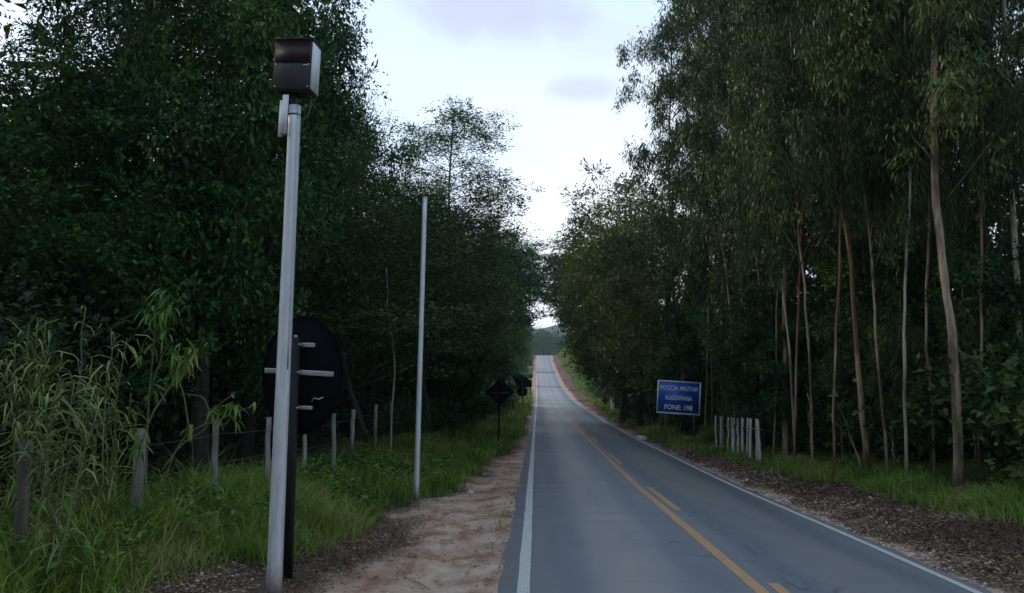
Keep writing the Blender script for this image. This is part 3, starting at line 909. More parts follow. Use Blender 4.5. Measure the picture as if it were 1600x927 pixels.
eucs = [
    # pixels base->top, D, r0, r1, bark, crown H, wscale, label
    ([(1497, 748), (1486, 580), (1478, 420), (1474, 200), (1462, -60)], 17.5, .15, .09, 'bark_euc', 21, .95, "thickest pale eucalyptus at the right with a straight trunk rising from tall grass"),
    ([(1352, 735), (1343, 560), (1330, 400), (1304, 265), (1262, 150), (1205, 20)], 21, .11, .035, 'bark_red', 19, .85, "reddish eucalyptus that bends left as it climbs, its pale upper stem curving up"),
    ([(1226, 718), (1230, 610), (1232, 520), (1228, 380), (1236, 150), (1230, -30)], 26, .14, .07, 'bark_euc', 22, .9, "eucalyptus with a peeling orange patch low on its trunk right of the white picket posts"),
    ([(1217, 706), (1205, 590), (1190, 470), (1178, 330), (1172, 120), (1160, -20)], 29, .075, .04, 'bark_red', 22, .9, "slim brown leaning eucalyptus just right of the white picket posts"),
    ([(1318, 718), (1316, 560), (1313, 380), (1310, 240), (1290, 30)], 25, .055, .03, 'bark_euc', 21, .8, "slim straight orange-lit stem beside the reddish bending eucalyptus"),
    ([(1376, 705), (1375, 560), (1376, 440), (1382, 300), (1390, 60)], 27, .15, .08, 'bark_pale', 22, .9, "greyish pale thick trunk half hidden by leaves near the middle of the eucalyptus wood"),
    ([(1150, 660), (1138, 450), (1122, 350), (1104, 270), (1092, 120)], 33, .075, .03, 'bark_pale', 17, .85, "white slender stem with a forked pale branch high above the blue sign"),
    ([(1540, 735), (1542, 560), (1540, 420), (1536, 280), (1528, 20)], 20, .06, .035, 'bark_euc', 19, .8, "slim orange-brown stem right of the thickest eucalyptus"),
    ([(1596, 735), (1594, 520), (1586, 300), (1576, 170), (1566, -30)], 18.5, .10, .07, 'bark_pale', 20, .85, "pale smooth eucalyptus at the right border of the photo"),
    ([(1260, 712), (1272, 560), (1276, 400), (1270, 260), (1254, 60)], 31, .055, .03, 'bark_pale', 22, .85, "thin whitish stem between the orange-patched trunk and the reddish eucalyptus"),
    ([(1436, 722), (1452, 600), (1466, 520), (1440, 330), (1420, 60)], 24, .05, .03, 'bark_red', 21, .85, "thin crooked brown stem left of the thickest eucalyptus"),
    ([(1066, 668), (1060, 560), (1050, 430), (1046, 280), (1052, 40)], 40, .10, .05, 'bark_dark', 22, 1.0, "dark eucalyptus behind the blue sign whose top stands against the sky"),
    ([(1113, 672), (1110, 520), (1100, 380), (1096, 200), (1085, -20)], 36, .10, .05, 'bark_dark', 22, 1.0, "leafy eucalyptus at the left end of the wood with tassels hanging into the sky"),
    ([(1180, 690), (1176, 500), (1168, 300), (1150, -20)], 34, .09, .05, 'bark_dark', 23, 1.0, "dark tall eucalyptus behind the white picket posts"),
    ([(1290, 700), (1288, 520), (1284, 300), (1300, -20)], 36, .11, .06, 'bark_dark', 23, 1.05, "dark eucalyptus standing deep in the wood behind the orange-patched trunk"),
    ([(1420, 700), (1420, 520), (1424, 300), (1440, -20)], 33, .11, .06, 'bark_dark', 22, 1.0, "dark eucalyptus deep in the wood left of the thickest trunk"),
    ([(1520, 705), (1515, 520), (1512, 300), (1500, -20)], 31, .11, .06, 'bark_dark', 21, 1.0, "dark eucalyptus deep in the wood behind the slim orange-brown stem"),
]
for px0, px1, px2, D, r0, bk, lab in (
        (1243, 1250, 1262, 22.5, .05, 'bark_red', "thin brown trunk just right of the orange-patched eucalyptus"),
        (1300, 1296, 1282, 28, .06, 'bark_euc', "thin straight trunk left of the slim orange-lit stem"),
        (1362, 1368, 1360, 24, .05, 'bark_euc', "thin pale trunk close behind the reddish bending eucalyptus"),
        (1410, 1404, 1388, 26, .07, 'bark_red', "brown trunk leaning slightly left beyond the greyish thick trunk"),
        (1452, 1446, 1432, 30, .07, 'bark_pale', "pale trunk deep in the wood left of the thickest eucalyptus"),
        (1515, 1512, 1522, 23, .05, 'bark_euc', "thin trunk close behind the thickest eucalyptus on its right"),
        (1568, 1562, 1556, 22, .07, 'bark_red', "brown trunk between the slim orange-brown stem and the pale border trunk"),
        (1196, 1188, 1198, 32, .06, 'bark_euc', "thin straight trunk rising behind the last white picket"),
        (1334, 1322, 1330, 30, .07, 'bark_pale', "pale trunk deep in the wood behind the slim orange-lit stem"),
        (1272, 1262, 1246, 20.5, .05, 'bark_euc', "thin pale trunk leaning left in front of the upside-down V of white stems"),
        (1302, 1306, 1318, 19.5, .045, 'bark_red', "thin reddish trunk leaning right, nearest one left of the reddish bending eucalyptus"),
        (1384, 1374, 1352, 19.5, .05, 'bark_euc', "thin tan trunk leaning left just right of the reddish bending eucalyptus"),
        (1418, 1420, 1428, 18.8, .055, 'bark_pale', "thin pale straight trunk halfway between the reddish and the thickest eucalyptus"),
        (1458, 1450, 1440, 19.6, .05, 'bark_euc', "thin tan trunk just left of the thickest eucalyptus"),
        (1530, 1536, 1530, 18.4, .045, 'bark_red', "thin reddish trunk just right of the thickest eucalyptus"),
        (1240, 1228, 1206, 24, .05, 'bark_pale', "thin whitish trunk leaning left across the orange-patched eucalyptus"),
        (1206, 1212, 1222, 26, .045, 'bark_euc', "thin tan trunk crossing behind the slim brown leaning one"),
        (1170, 1160, 1140, 31, .05, 'bark_pale', "thin pale trunk leaning left above the middle of the white pickets"),
        (1100, 1108, 1120, 37, .06, 'bark_euc', "thin tan trunk just right of the blue sign")):
    eucs.append(([(px0, 718), (px1, 480), (px2, 240), (px2 - 10, 20)], D, r0, r0 * .6, bk, RNG.uniform(17, 22), .50, lab))
for pts, D, r0, r1, bk, H, ws, lab in eucs:
    tm, base = px_trunk(pts, D, r0, r1, bk)
    top = at(*pts[-1], D)
    t = plant('euc', 'eucalyptus_tree', lab, base[0], base[1], H, ws * 1.0, group="eucalyptus trees of the wood on the right", trunk=tm)
    mid = at(*pts[len(pts) // 2], D)
    for o in t.children:
        if o.name.startswith(('crown', 'branch')):
            o.location = ((mid[0] + top[0]) / 2 - base[0], 0, 0)
    if lab.startswith(("white slender", "reddish")):
        mb = MB()
        if lab.startswith("white"):
            mb.tube(np.array([at(1118, 338, D), at(1098, 300, D), at(1082, 292, D), at(1066, 282, D)]), [.035, .028, .02, .01], 6)
        else:
            mb.tube(np.array([at(1290, 225, D), at(1262, 150, D), at(1246, 95, D), at(1236, 70, D)]), [.03, .026, .02, .012], 6)
        link('limb', mb.mesh('limb', MT['bark_pale'], True, origin=np.array(t.location)), t)

# thin bare stems and saplings in the wood
stems = [
    ([(1180, 640), (1168, 600), (1160, 560)], 29, .02, "bare thin stem leaning above the white picket posts"),
    ([(1266, 700), (1262, 655), (1256, 615)], 23, .028, "white bare stem, left leg of an upside-down V near the orange-patched trunk"),
    ([(1268, 705), (1264, 640), (1258, 600)], 25, .022, "white bare stem, right leg of an upside-down V near the orange-patched trunk"),
    ([(1343, 720), (1330, 660), (1320, 630)], 22, .03, "short grey bare stem leaning left below the reddish eucalyptus"),
    ([(1394, 722), (1393, 690), (1392, 640)], 21, .02, "short pale upright stick in the shade below the greyish thick trunk"),
    ([(1526, 700), (1515, 560), (1505, 500)], 19, .018, "thin pale curved twig right of the thickest eucalyptus"),
    ([(1062, 690), (1063, 640), (1064, 560)], 39, .03, "thin pale stem right behind the blue sign"),
    ([(1046, 690), (1043, 655), (1040, 640)], 38, .03, "short leaning pale stem showing below the blue sign"),
    ([(1020, 672), (1014, 640), (1008, 610)], 42, .035, "grey leaning stem at the left of the blue sign"),
    ([(612, 700), (617, 560), (614, 500), (606, 420)], 23.5, .045, "slender pale trunk with a fork, lit in the dark left of the thin metal pole"),
    ([(590, 700), (588, 600), (592, 500), (596, 460)], 25, .03, "thin dark stem left of the slender pale forked trunk"),
]
for pts, D, r, lab in stems:
    tm, base = px_trunk(pts, D, r, r * .6, 'bark_pale' if 'dark' not in lab.split(',')[0] else 'bark_dark')
    o = link('bare_stem', tm, loc=tuple(base))
    tag(o, lab, 'sapling', group="bare stems in the shade of the woods")

# trees far away in the blue beyond the crest
for j, (px, D, H) in enumerate(((850, 372, 14), (872, 395, 16), (893, 380, 15), (861, 440, 18), (882, 470, 20), (842, 430, 20), (905, 430, 18))):
    plant('far', 'distant_tree', "distant bluish tree standing beyond the crest of the road", px_x(px, D), D, H, H / 15 * 1.1, group="bluish trees beyond the crest of the road")

# ------------------------------------------------------------------ speed camera on its pole
UX, UY, UZ = np.array([1., 0, 0]), np.array([0, 1., 0]), np.array([0, 0, 1.])
D = 8.7
pb = at(427, 935, D); pt = at(461, 166, D)
pb[2] = float(ground(pb[0], pb[1])) - .05
pt[1] = pb[1] + 0.0
cam_t = thing('speed_camera', "tall grey metal pole carrying a dark boxy traffic camera at its top", 'speed camera', pb)
axis = (pt - pb) / np.linalg.norm(pt - pb); hgt = np.linalg.norm(pt - pb)
s_ = np.linspace(0, 1, 24)
link('pole', MB().tube(pb + axis * (s_ * hgt)[:, None], .083 - .016 * s_, 28).mesh('pole', MT['galv'], True, origin=pb), cam_t)
link('pole_band', MB().tube(pb + axis * np.linspace(hgt - .115, hgt - .10, 3)[:, None], .0705, 24).mesh('pole_band', MT['black'], True, origin=pb), cam_t)
# bolted cover strip running down the shaded side of the pole
a0 = math.radians(-38)
offs = np.array([math.cos(a0), math.sin(a0), 0])
ss = np.linspace(.45, .985, 12)
link('cable_conduit', MB().tube(pb + axis * (ss * hgt)[:, None] + offs * (.083 - .016 * ss)[:, None], .011, 8).mesh('cable_conduit', MT['steel'], True, origin=pb), cam_t)
yaw_b = R(-4)
Rb = np.array(Matrix.Rotation(yaw_b, 3, 'Z')) @ np.array(Matrix.Rotation(R(2), 3, 'Y'))
bx, by, bz = Rb[:, 0], Rb[:, 1], Rb[:, 2]
fc = at(457, 101, D - .12)               # middle of the face turned to us
bw, bh, bd = .435, .56, .26


def bpt(a, b, c): return fc + bx * a + by * c + bz * b


mbx = MB().box(bpt(0, 0, bd / 2), (bw, bd, bh), Rb)
link('housing', mbx.mesh('housing', MT['housing'], origin=pb), cam_t)
hous = cam_t.children[-1]
me = MB().box(bpt(0, .145, -.004), (bw - .03, .008, .25), Rb).mesh('window', MT['window'], origin=pb); link('window', me, cam_t)
me = MB().box(bpt(bw / 2 + .004, -.005, bd / 2), (.008, bd - .012, bh - .02), Rb).mesh('side_panel', MT['panel'], origin=pb); link('side_panel', me, cam_t)
me = MB().box(bpt(0, bh / 2 + .012, bd / 2 - .02), (bw + .012, bd + .02, .018), Rb).mesh('lid', MT['black'], origin=pb); link('lid', me, cam_t)
me = MB().box(bpt(.02, -bh / 2 - .012, bd / 2), (bw - .06, bd - .03, .02), Rb).mesh('base_plate', MT['black'], origin=pb); link('base_plate', me, cam_t)
me = MB().box(bpt(.155, -.01, -.006), (.05, .014, .012), Rb).mesh('latch', MT['steel'], origin=pb); link('latch', me, cam_t)
q = at(445, 178, D - .09)
me = MB().box(q, (.066, .012, .44), Rb).mesh('bracket_plate', MT['panel'], origin=pb); link('bracket_plate', me, cam_t)
q = at(438, 184, D - .05)
me = MB().box(q + np.array([0, .03, 0]), (.045, .02, .42), Rb).mesh('bracket_arm', MT['white'], origin=pb); link('bracket_arm', me, cam_t)
me = MB().box(at(442, 207, D - .07), (.05, .03, .05), Rb).mesh('clamp', MT['steel'], origin=pb); link('clamp', me, cam_t)
me = MB().box(at(456, 160, D + .02), (.09, .1, .3), Rb).mesh('mounting_block', MT['black'], origin=pb); link('mounting_block', me, cam_t)
cb_ = np.array([at(485, 150, D), at(486, 165, D), at(483, 178, D), at(477, 186, D), at(472, 188, D + .02)])
link('cable', MB().tube(cb_, .008, 6).mesh('cable', MT['cable'], True, origin=pb), cam_t)

for a_, b_ in ((-.19, -.255), (.19, -.255), (-.19, .0), (.19, .0)):
    q = bpt(a_, b_, 0)
    link('bolt', MB().tube(np.array([q, q - by * .008]), .009, 7).mesh('bolt', MT['steel'], origin=pb), cam_t)
# ------------------------------------------------------------------ round sign seen from behind
D = 9.3
sb = at(449, 940, D); sb[2] = float(ground(sb[0], sb[1])) - .05
st_ = at(462, 528, D)
sg = thing('round_sign', "large black round road sign seen from behind with pale clamp bars, beside the camera pole", 'road sign', sb)
pp = np.linspace(0, 1, 8)[:, None]
pc = sb + (st_ - sb) * pp
me = MB()
for k in range(7):
    a, b = pc[k], pc[k + 1]
me.box((sb + st_) / 2, (.085, .085, np.linalg.norm(st_ - sb)), np.array(Matrix.Rotation(math.atan2(st_[0] - sb[0], st_[2] - sb[2]), 3, 'Y')))
link('post', me.mesh('post', MT['black'], origin=sb), sg)
link('post_cap', MB().tube(np.array([st_, st_ + UZ * .03]), .02, 8).mesh('post_cap', MT['steel'], origin=sb), sg)
cc_ = at(473, 586, D + .09)
aa = np.linspace(0, 2 * math.pi, 48, endpoint=False)
ov = np.stack([.475 * np.cos(aa), .69 * np.sin(aa)], -1)
link('sign_disc', MB().prism(ov, cc_, UX, UZ, UY, .006).mesh('sign_disc', MT['sign_back'], origin=sb), sg)
rimv = MB().tube(np.concatenate([cc_ + ov[:, :1] * UX + ov[:, 1:] * UZ, cc_ + ov[:1, :1] * UX + ov[:1, 1:] * UZ]) - UY * .004, .007, 6, cap=False)
link('sign_rim', rimv.mesh('sign_rim', MT['sign_back'], True, origin=sb), sg)
for (x0, x1, y0, y1, th) in ((456, 492, 538.5, 539.5, .048), (414, 521, 579, 585, .058), (453, 488, 636.5, 637.5, .042)):
    a, b = at(x0, y0, D + .07), at(x1, y1, D + .07)
    ln = np.linalg.norm(b - a)
    rt = np.array(Matrix.Rotation(-math.atan2(b[2] - a[2], b[0] - a[0]), 3, 'Y'))
    mbb = MB().box((a + b) / 2, (ln, .02, th), rt)
    mbb.box((a + b) / 2 - rt[:, 1] * .012 + rt[:, 2] * th * .33, (ln, .012, th * .3), rt)
    o = link('clamp_bar', mbb.mesh('clamp_bar', MT['steel'], origin=sb), sg)
    pm = sb + (st_ - sb) * ((a[2] + b[2]) / 2 - sb[2]) / (st_[2] - sb[2])
    for sx in (-1, 1):
        mc = MB().tube(np.array([pm + UX * sx * .055 - UY * .06, pm + UX * sx * .055 + UY * .07]), .009, 6)
        link('bolt', mc.mesh('bolt', MT['steel'], True, origin=sb), o)
a = at(494, 624, D + .075)
mw = MB().box(a, (.15, .01, .11)); link('maker_plate', mw.mesh('maker_plate', MT['sign_back'], origin=sb), sg)
mw = MB().tube(np.array([at(487, 628, D + .06), at(491, 622, D + .05), at(497, 624, D + .05), at(505, 621, D + .06)]), .006, 6)
link('tie_wire', mw.mesh('tie_wire', MT['steel'], True, origin=sb), sg)

# ------------------------------------------------------------------ second, thin metal pole
g0 = at_ground(650, 783); Dp = g0[1]
tp = at(664, 309, Dp)
g0[2] = float(ground(g0[0], g0[1])) - .06
mp = thing('metal_pole', "thin bare galvanised pole standing alone where the grass meets the dirt track", 'pole', g0)
link('shaft', MB().tube(g0 + (tp - g0) * np.linspace(0, 1, 16)[:, None], np.linspace(.058, .05, 16), 20).mesh('shaft', MT['galv'], True, origin=g0), mp)
link('cap', MB().tube(np.array([tp, tp + UZ * .015]), .053, 20).mesh('cap', MT['steel'], True, origin=g0), mp)

# ------------------------------------------------------------------ left fence
posts = [(42, 690, 'brown_wood', .058, "brown weathered post half hidden by canes"), (222, 670, 'old_wood', .072, "thick grey post cut flat at the top"),
         (338, 655, 'old_wood', .05, None), (420, 652, 'old_wood', .05, None), (476, 655, 'old_wood', .045, None), (521, 646, 'old_wood', .055, None),
         (552, 640, 'old_wood', .06, None), (588, 632, 'old_wood', .055, None), (611, 628, 'old_wood', .045, None)]
FX = -4.95
fence_pts = []
fb = np.array([FX, 7.9, float(ground(FX, 7.9))])
fe = thing('wire_fence', "old wire fence of grey wooden posts along the grassy left bank", 'fence', fb)
for k, (px, py, mt, r, lab) in enumerate(posts):
    Dk = -FX / ((837.5 - px) / F) * .985
    tpk = at(px, py, Dk)
    bs = np.array([tpk[0] + RNG.uniform(-.04, .04), Dk, float(ground(tpk[0], Dk)) - .15])
    z_ = np.linspace(0, 1, 9)[:, None]
    pts = bs + (tpk - bs) * z_ + np.c_[RNG.normal(size=(9, 2)) * .006, np.zeros(9)]
    o = link('fence_post', MB().tube(pts, r * (1.06 - .1 * z_[:, 0]), 9, lump=.07).mesh('fence_post', MT[mt], False, origin=fb), fe)
    if lab: o['label'] = lab
    fence_pts.append((tpk, bs))
for hfrac in (.32, .58, .86):
    pts = np.concatenate([[fence_pts[0][1] * (1 - hfrac) + fence_pts[0][0] * hfrac + np.array([0, -3, 0])],
                          *[[b * (1 - hfrac) + t * hfrac + np.array([.05, 0, 0])] for t, b in fence_pts],
                          [fence_pts[-1][1] * (1 - hfrac) + fence_pts[-1][0] * hfrac + np.array([.1, 8, -.1])]])
    den = np.stack([np.interp(np.linspace(0, 1, 60), np.linspace(0, 1, len(pts)), pts[:, a]) for a in range(3)], -1)
    den[:, 2] -= .02 * np.abs(np.sin(np.linspace(0, 10 * math.pi, 60)))
    link('wire', MB().tube(den, .0028, 4).mesh('wire', MT['wire'], origin=fb), fe)

# ------------------------------------------------------------------ white picket posts on the right
wf_x = [1119, 1125, 1130.5, 1137, 1141.5, 1146.5, 1153.5, 1160, 1168, 1174, 1181, 1186.5]
wb = None
for k, px in enumerate(wf_x):
    f_ = (px - 1119) / 68.0; px += RNG.uniform(-1.5, 1.5)
    Dk = 31.5 - 6.2 * f_
    tpk = at(px, 650 + 5.5 * f_ + RNG.uniform(-1, 1), Dk)
    bot = np.array([tpk[0] + RNG.uniform(-.07, .03), Dk, float(ground(tpk[0], Dk)) - .1])
    if wb is None:
        wb = bot.copy()
        wf = thing('picket_fence', "short run of rough white painted wooden pickets beside the wood", 'fence', wb)
    z_ = np.linspace(0, 1, 7)[:, None]
    pts = bot + (tpk - bot) * z_ + np.c_[np.cumsum(RNG.normal(size=(7, 2)) * .008, 0), np.zeros(7)]
    link('picket', MB().tube(pts, (.044 + RNG.uniform(-.014, .016)) * (1.05 - .2 * z_[:, 0]), 8, lump=.08).mesh('picket', MT['white_wood'], origin=wb), wf)
tl, tr_ = at(1119, 664, 31.6), at(1187, 672, 25.3)
link('rail', MB().tube(tl + (tr_ - tl) * np.linspace(0, 1, 8)[:, None] + UX * .07, .022, 6, lump=.1).mesh('rail', MT['brown_wood'], origin=wb), wf)

# ------------------------------------------------------------------ blue sign
D = 36.0
ctr = at(1060.5, 621.5, D)
tilt = np.array(Matrix.Rotation(R(3.6), 3, 'Y')) @ np.array(Matrix.Rotation(R(-4), 3, 'Z'))
tx, ty, tz = tilt[:, 0], tilt[:, 1], tilt[:, 2]
bw, bh = 1.90, 1.46
base = np.array([ctr[0], ctr[1], float(ground(ctr[0], ctr[1]))])
bs = thing('blue_sign', "blue rectangular road sign with a white border and three lines of white lettering", 'road sign', base)
link('sign_panel', MB().box(ctr, (bw, .03, bh), tilt).mesh('sign_panel', MT['blue'], origin=base), bs)
mbb = MB(); e = .058
for (cx_, cz_, sx, sz) in ((0, bh / 2 - e / 2, bw, e), (0, -bh / 2 + e / 2, bw, e), (-bw / 2 + e / 2, 0, e, bh - 2 * e), (bw / 2 - e / 2, 0, e, bh - 2 * e)):
    mbb.box(ctr + tx * cx_ + tz * cz_ - ty * .018, (sx, .008, sz), tilt)
link('border', mbb.mesh('border', MT['white'], origin=base), bs)
for sx in (-.62, .62):
    a = ctr + tx * sx + ty * .06 + tz * (bh / 2 - .1); b = a.copy(); b[2] = float(ground(a[0], a[1])) - .1; b[0] -= .03
    link('leg', MB().box((a + b) / 2, (.07, .07, np.linalg.norm(a - b))).mesh('leg', MT['brown_wood'], origin=base), bs)
for cz_ in (-.4, .4):
    link('back_rail', MB().box(ctr + ty * .03 + tz * cz_, (bw - .2, .03, .06), tilt).mesh('back_rail', MT['steel'], origin=base), bs)
dg = None
for txt, cz_, size, wide in (("POLÍCIA MILITAR", .40, .265, 1.66), ("RODOVIÁRIA", -.03, .265, 1.17), ("FONE: 198", -.44, .285, 1.22)):
    cu = bpy.data.curves.new('text', 'FONT'); cu.body = txt; cu.size = size; cu.align_x = 'CENTER'; cu.align_y = 'CENTER'; cu.extrude = .003; cu.offset = .006
    to = bpy.data.objects.new('text', cu); COL.objects.link(to)
    bpy.context.view_layer.update()
    tme = bpy.data.meshes.new_from_object(to.evaluated_get(bpy.context.evaluated_depsgraph_get()))
    bpy.data.objects.remove(to); bpy.data.curves.remove(cu)
    cw = np.zeros(len(tme.vertices) * 3); tme.vertices.foreach_get('co', cw); cw = cw.reshape(-1, 3)
    sc = wide / (cw[:, 0].max() - cw[:, 0].min())
    cw[:, 0] -= (cw[:, 0].max() + cw[:, 0].min()) / 2
    P = ctr - base + tx * (cw[:, :1] * sc) + tz * (cw[:, 1:2] + cz_) - ty * (.020 + cw[:, 2:3])
    tme.vertices.foreach_set('co', P.astype(np.float32).ravel()); tme.update()
    tme.materials.clear(); tme.materials.append(MT['white'])
    o = link('lettering', tme, bs); o['label'] = "white capital letters " + txt.replace(':', '')

# ------------------------------------------------------------------ other signs
def flat_sign(name, label, D, outline_px, post_px, mat, cat='road sign', post_mat='black', yaw=0.0, thick=.02, bar=None, extra=None, ):
    P = np.array([at(a, b, D) for a, b in outline_px]); c = P.mean(0)
    o2 = np.stack([P[:, 0] - c[0], P[:, 2] - c[2]], -1)
    ux = np.array([math.cos(yaw), math.sin(yaw), 0]); un = np.array([-math.sin(yaw), math.cos(yaw), 0])
    pb_ = at(post_px[0][0], post_px[0][1], D); base = np.array([pb_[0], D, float(ground(pb_[0], D)) - .1])
    t = thing(name, label, cat, base)
    link('sign_panel', MB().prism(o2, c, ux, UZ, un, thick).mesh('sign_panel', MT[mat], origin=base), t)
    tp_ = at(*post_px[1], D) + un * (thick + .04) * (-1 if mat == 'sign_back' else 1)
    b2 = base.copy(); b2[1] = tp_[1]
    link('post', MB().tube(b2 + (tp_ - b2) * np.linspace(0, 1, 5)[:, None], .035 if D < 50 else .07, 8).mesh('post', MT[post_mat], True, origin=base), t)
    if bar:
        a, b = at(*bar[0], D) - un * .02, at(*bar[1], D) - un * .02
        link('clamp_bar', MB().box((a + b) / 2, (abs(b[0] - a[0]), .02, .05)).mesh('clamp_bar', MT['brown_wood'], origin=base), t)
    for nm, out, mt in extra or ():
        P = np.array([at(a, b, D - .05) for a, b in out]); c = P.mean(0)
        link(nm, MB().prism(np.stack([P[:, 0] - c[0], P[:, 2] - c[2]], -1), c, ux, UZ, un, thick).mesh(nm, MT[mt], origin=base), t)
    return t


flat_sign('diamond_sign', "dark diamond shaped warning sign seen from behind at the edge of the left trees", 36,
          [(781, 592), (803, 613), (781, 634), (758, 613)], [(779, 690), (781, 597)], 'sign_back', post_mat='sign_back', bar=((766, 614), (795, 614)))
rr_ = [(808 + 6, 624)]
circ = [(816 + 8.5 * math.cos(a), 612 + 8 * math.sin(a)) for a in np.linspace(0, 2 * math.pi, 20, endpoint=False)]
flat_sign('arrow_sign', "black sign back with a wide board above a small round plate, beside the road", 84,
          [(800, 587), (824, 589.5), (831, 597), (831, 604.5), (824, 605.5), (808, 605)], [(817, 640), (816, 590)], 'sign_back',
          extra=[('round_plate', circ, 'sign_back')])
flat_sign('small_sign', "tiny dark square sign with a pale edge on the left shoulder of the climbing road", 128,
          [(825.5, 585), (832, 585), (832, 592), (825.5, 592)], [(829, 612), (829, 586)], 'sign_back',
          extra=[('pale_edge', [(823.5, 591.5), (832, 591.5), (832, 593.3), (823.5, 593.3)], 'white')])
flat_sign('narrow_sign', "narrow dark sign far up the left side of the road below the crest", 232,
          [(827.2, 561), (831, 561), (831, 572), (827.2, 572)], [(829, 576), (829, 562)], 'sign_back', thick=.1,
          extra=[('pale_foot', [(826, 572.5), (830.5, 572.5), (830, 577), (827.5, 577)], 'white')])
flat_sign('faded_sign', "faded pinkish red bent sign on a pale post under the right-hand trees", 78,
          [(940, 602), (944, 599), (950, 601), (957, 597), (959, 606), (953, 611), (947, 617), (941, 610)], [(956, 642), (952, 604)], 'faded', post_mat='white_wood', thick=.03)
brp = np.array([at(927.5, 617, 77.5), at(933, 609, 77.4), at(939, 602, 77.3), at(945, 598, 77.2)])
o = link('leaning_branch', MB().tube(brp, np.linspace(.055, .10, 4), 7, lump=.1).mesh('leaning_branch', MT['bark_pale'], True, origin=brp[0]), loc=tuple(brp[0]))
bl = at(927, 640, 77.6); bl[2] = float(ground(bl[0], bl[1]))
tag(o, "pale broken branch caught at a slant in front of the faded red sign", 'branch')
for j, (px, lab) in enumerate(((800, "short white marker post, left one of two beyond the diamond sign"), (804.8, "short white marker post, right one of two beyond the diamond sign"))):
    tpk = at(px, 609.5 + j * .5, 95); b_ = np.array([tpk[0], 95, float(ground(tpk[0], 95)) - .1])
    tp = thing('marker_post', lab, 'post', b_, "white marker posts on the left verge")
    link('stake', MB().tube(b_ + (tpk - b_) * np.linspace(0, 1, 4)[:, None], .10, 8).mesh('stake', MT['white_wood'], origin=b_), tp)
st = at_ground(957.5, 643); stt = at(957, 622, st[1])
o = link('wooden_stake', MB().tube(st + (stt - st) * np.linspace(-.1, 1, 6)[:, None], [.15, .14, .14, .13, .16, .1], 8, lump=.12).mesh('wooden_stake', MT['white_wood'], origin=st), loc=tuple(st))
tag(o, "short pale stump-like stake in the grass right of the faded red sign", 'stake')

# ------------------------------------------------------------------ small things lying about
def stone(name, label, px, py, sx, sy, sz, mat, lift=.3, cat='stone'):
    g = at_ground(px, py); g[2] = float(ground(g[0], g[1]))
    bm_ = MB(); nu, nv = 12, 8
    th = np.linspace(0.001, math.pi - .001, nv); ph = np.linspace(0, 2 * math.pi, nu, endpoint=False)
    T, P = np.meshgrid(th, ph, indexing='ij')
    k = 1 + RNG.uniform(-.12, .12, T.shape); k[0] = k[0, 0]; k[-1] = k[-1, 0]
    v = np.stack([np.sin(T) * np.cos(P) * sx * k, np.sin(T) * np.sin(P) * sy * k, np.cos(T) * sz * k + sz * lift], -1).reshape(-1, 3)
    i = (np.arange(nv - 1)[:, None] * nu + np.arange(nu)[None]); j = (np.arange(nv - 1)[:, None] * nu + (np.arange(nu)[None] + 1) % nu)
    q = np.stack([i, i + nu, j + nu, j], -1).reshape(-1, 4)
    o = link(name, bm_.add(v, q).mesh(name, MT[mat], True), loc=tuple(g))
    return tag(o, label, cat)


stone('stone', "pale rounded stone in the grass right of the white pickets", 1233, 718, .11, .1, .085, 'white')
stone('litter_ball', "small crumpled white scrap on the leaf litter by the right road edge", 1168, 752, .06, .05, .04, 'white', cat='litter')
stone('rock', "small pale rock on the dirt beside the thin metal pole", 735, 770, .09, .07, .05, 'concrete')
stone('road_stud', "dark small lump on the yellow centre line", 1060, 820, .055, .05, .02, 'black', cat='road stud')
g = at_ground(1003, 688); g[2] = float(ground(g[0], g[1]))
mbb = MB().box(UZ * .07, (.34, 1.5, .16), np.array(Matrix.Rotation(R(-2), 3, 'Z')))
tag(link('kerb_block', mbb.mesh('kerb_block', MT['concrete']), loc=tuple(g)), "pale concrete kerb block at the right road edge before the blue sign", 'kerb block')
for j, (pts, r, lab) in enumerate((([(1135, 741), (1150, 744), (1152, 746)], .03, "short pale stick lying on the leaf litter below the white pickets"),
                                   ([(1212, 740), (1222, 749), (1226, 754)], .025, "thin curved pale stick on the litter left of the stone's grass"),
                                   ([(1478, 884), (1489, 891), (1510, 895)], .018, "twisted strip of bark on the litter at the lower right"),
                                   ([(560, 800), (573, 793), (579, 802), (571, 812)], .012, "curled dry stalk on the ground left of the thin metal pole"),
                                   ([(1188, 743), (1198, 747), (1206, 751)], .02, "straight pale stick on the litter right of the white scrap"),
                                   ([(632, 905), (655, 915), (672, 926)], .010, "dark twig lying on the dirt track near the bottom of the photo"))):
    P = np.array([at_ground(a, b) + UZ * .03 for a, b in pts])
    o = link('dry_stick', MB().tube(P, np.linspace(r, r * .5, len(P)), 6, lump=.1).mesh('dry_stick', MT['bark_pale'], origin=P[0]), loc=tuple(P[0]))
    tag(o, lab, 'stick')

# ------------------------------------------------------------------ near plants on the left
def arc(p0, p1, sag, n=9, wob=.02):
    s_ = np.linspace(0, 1, n)[:, None]
    return p0 + (p1 - p0) * s_ + UZ * sag * np.sin(math.pi * s_) + RNG.normal(size=(n, 3)) * wob * s_


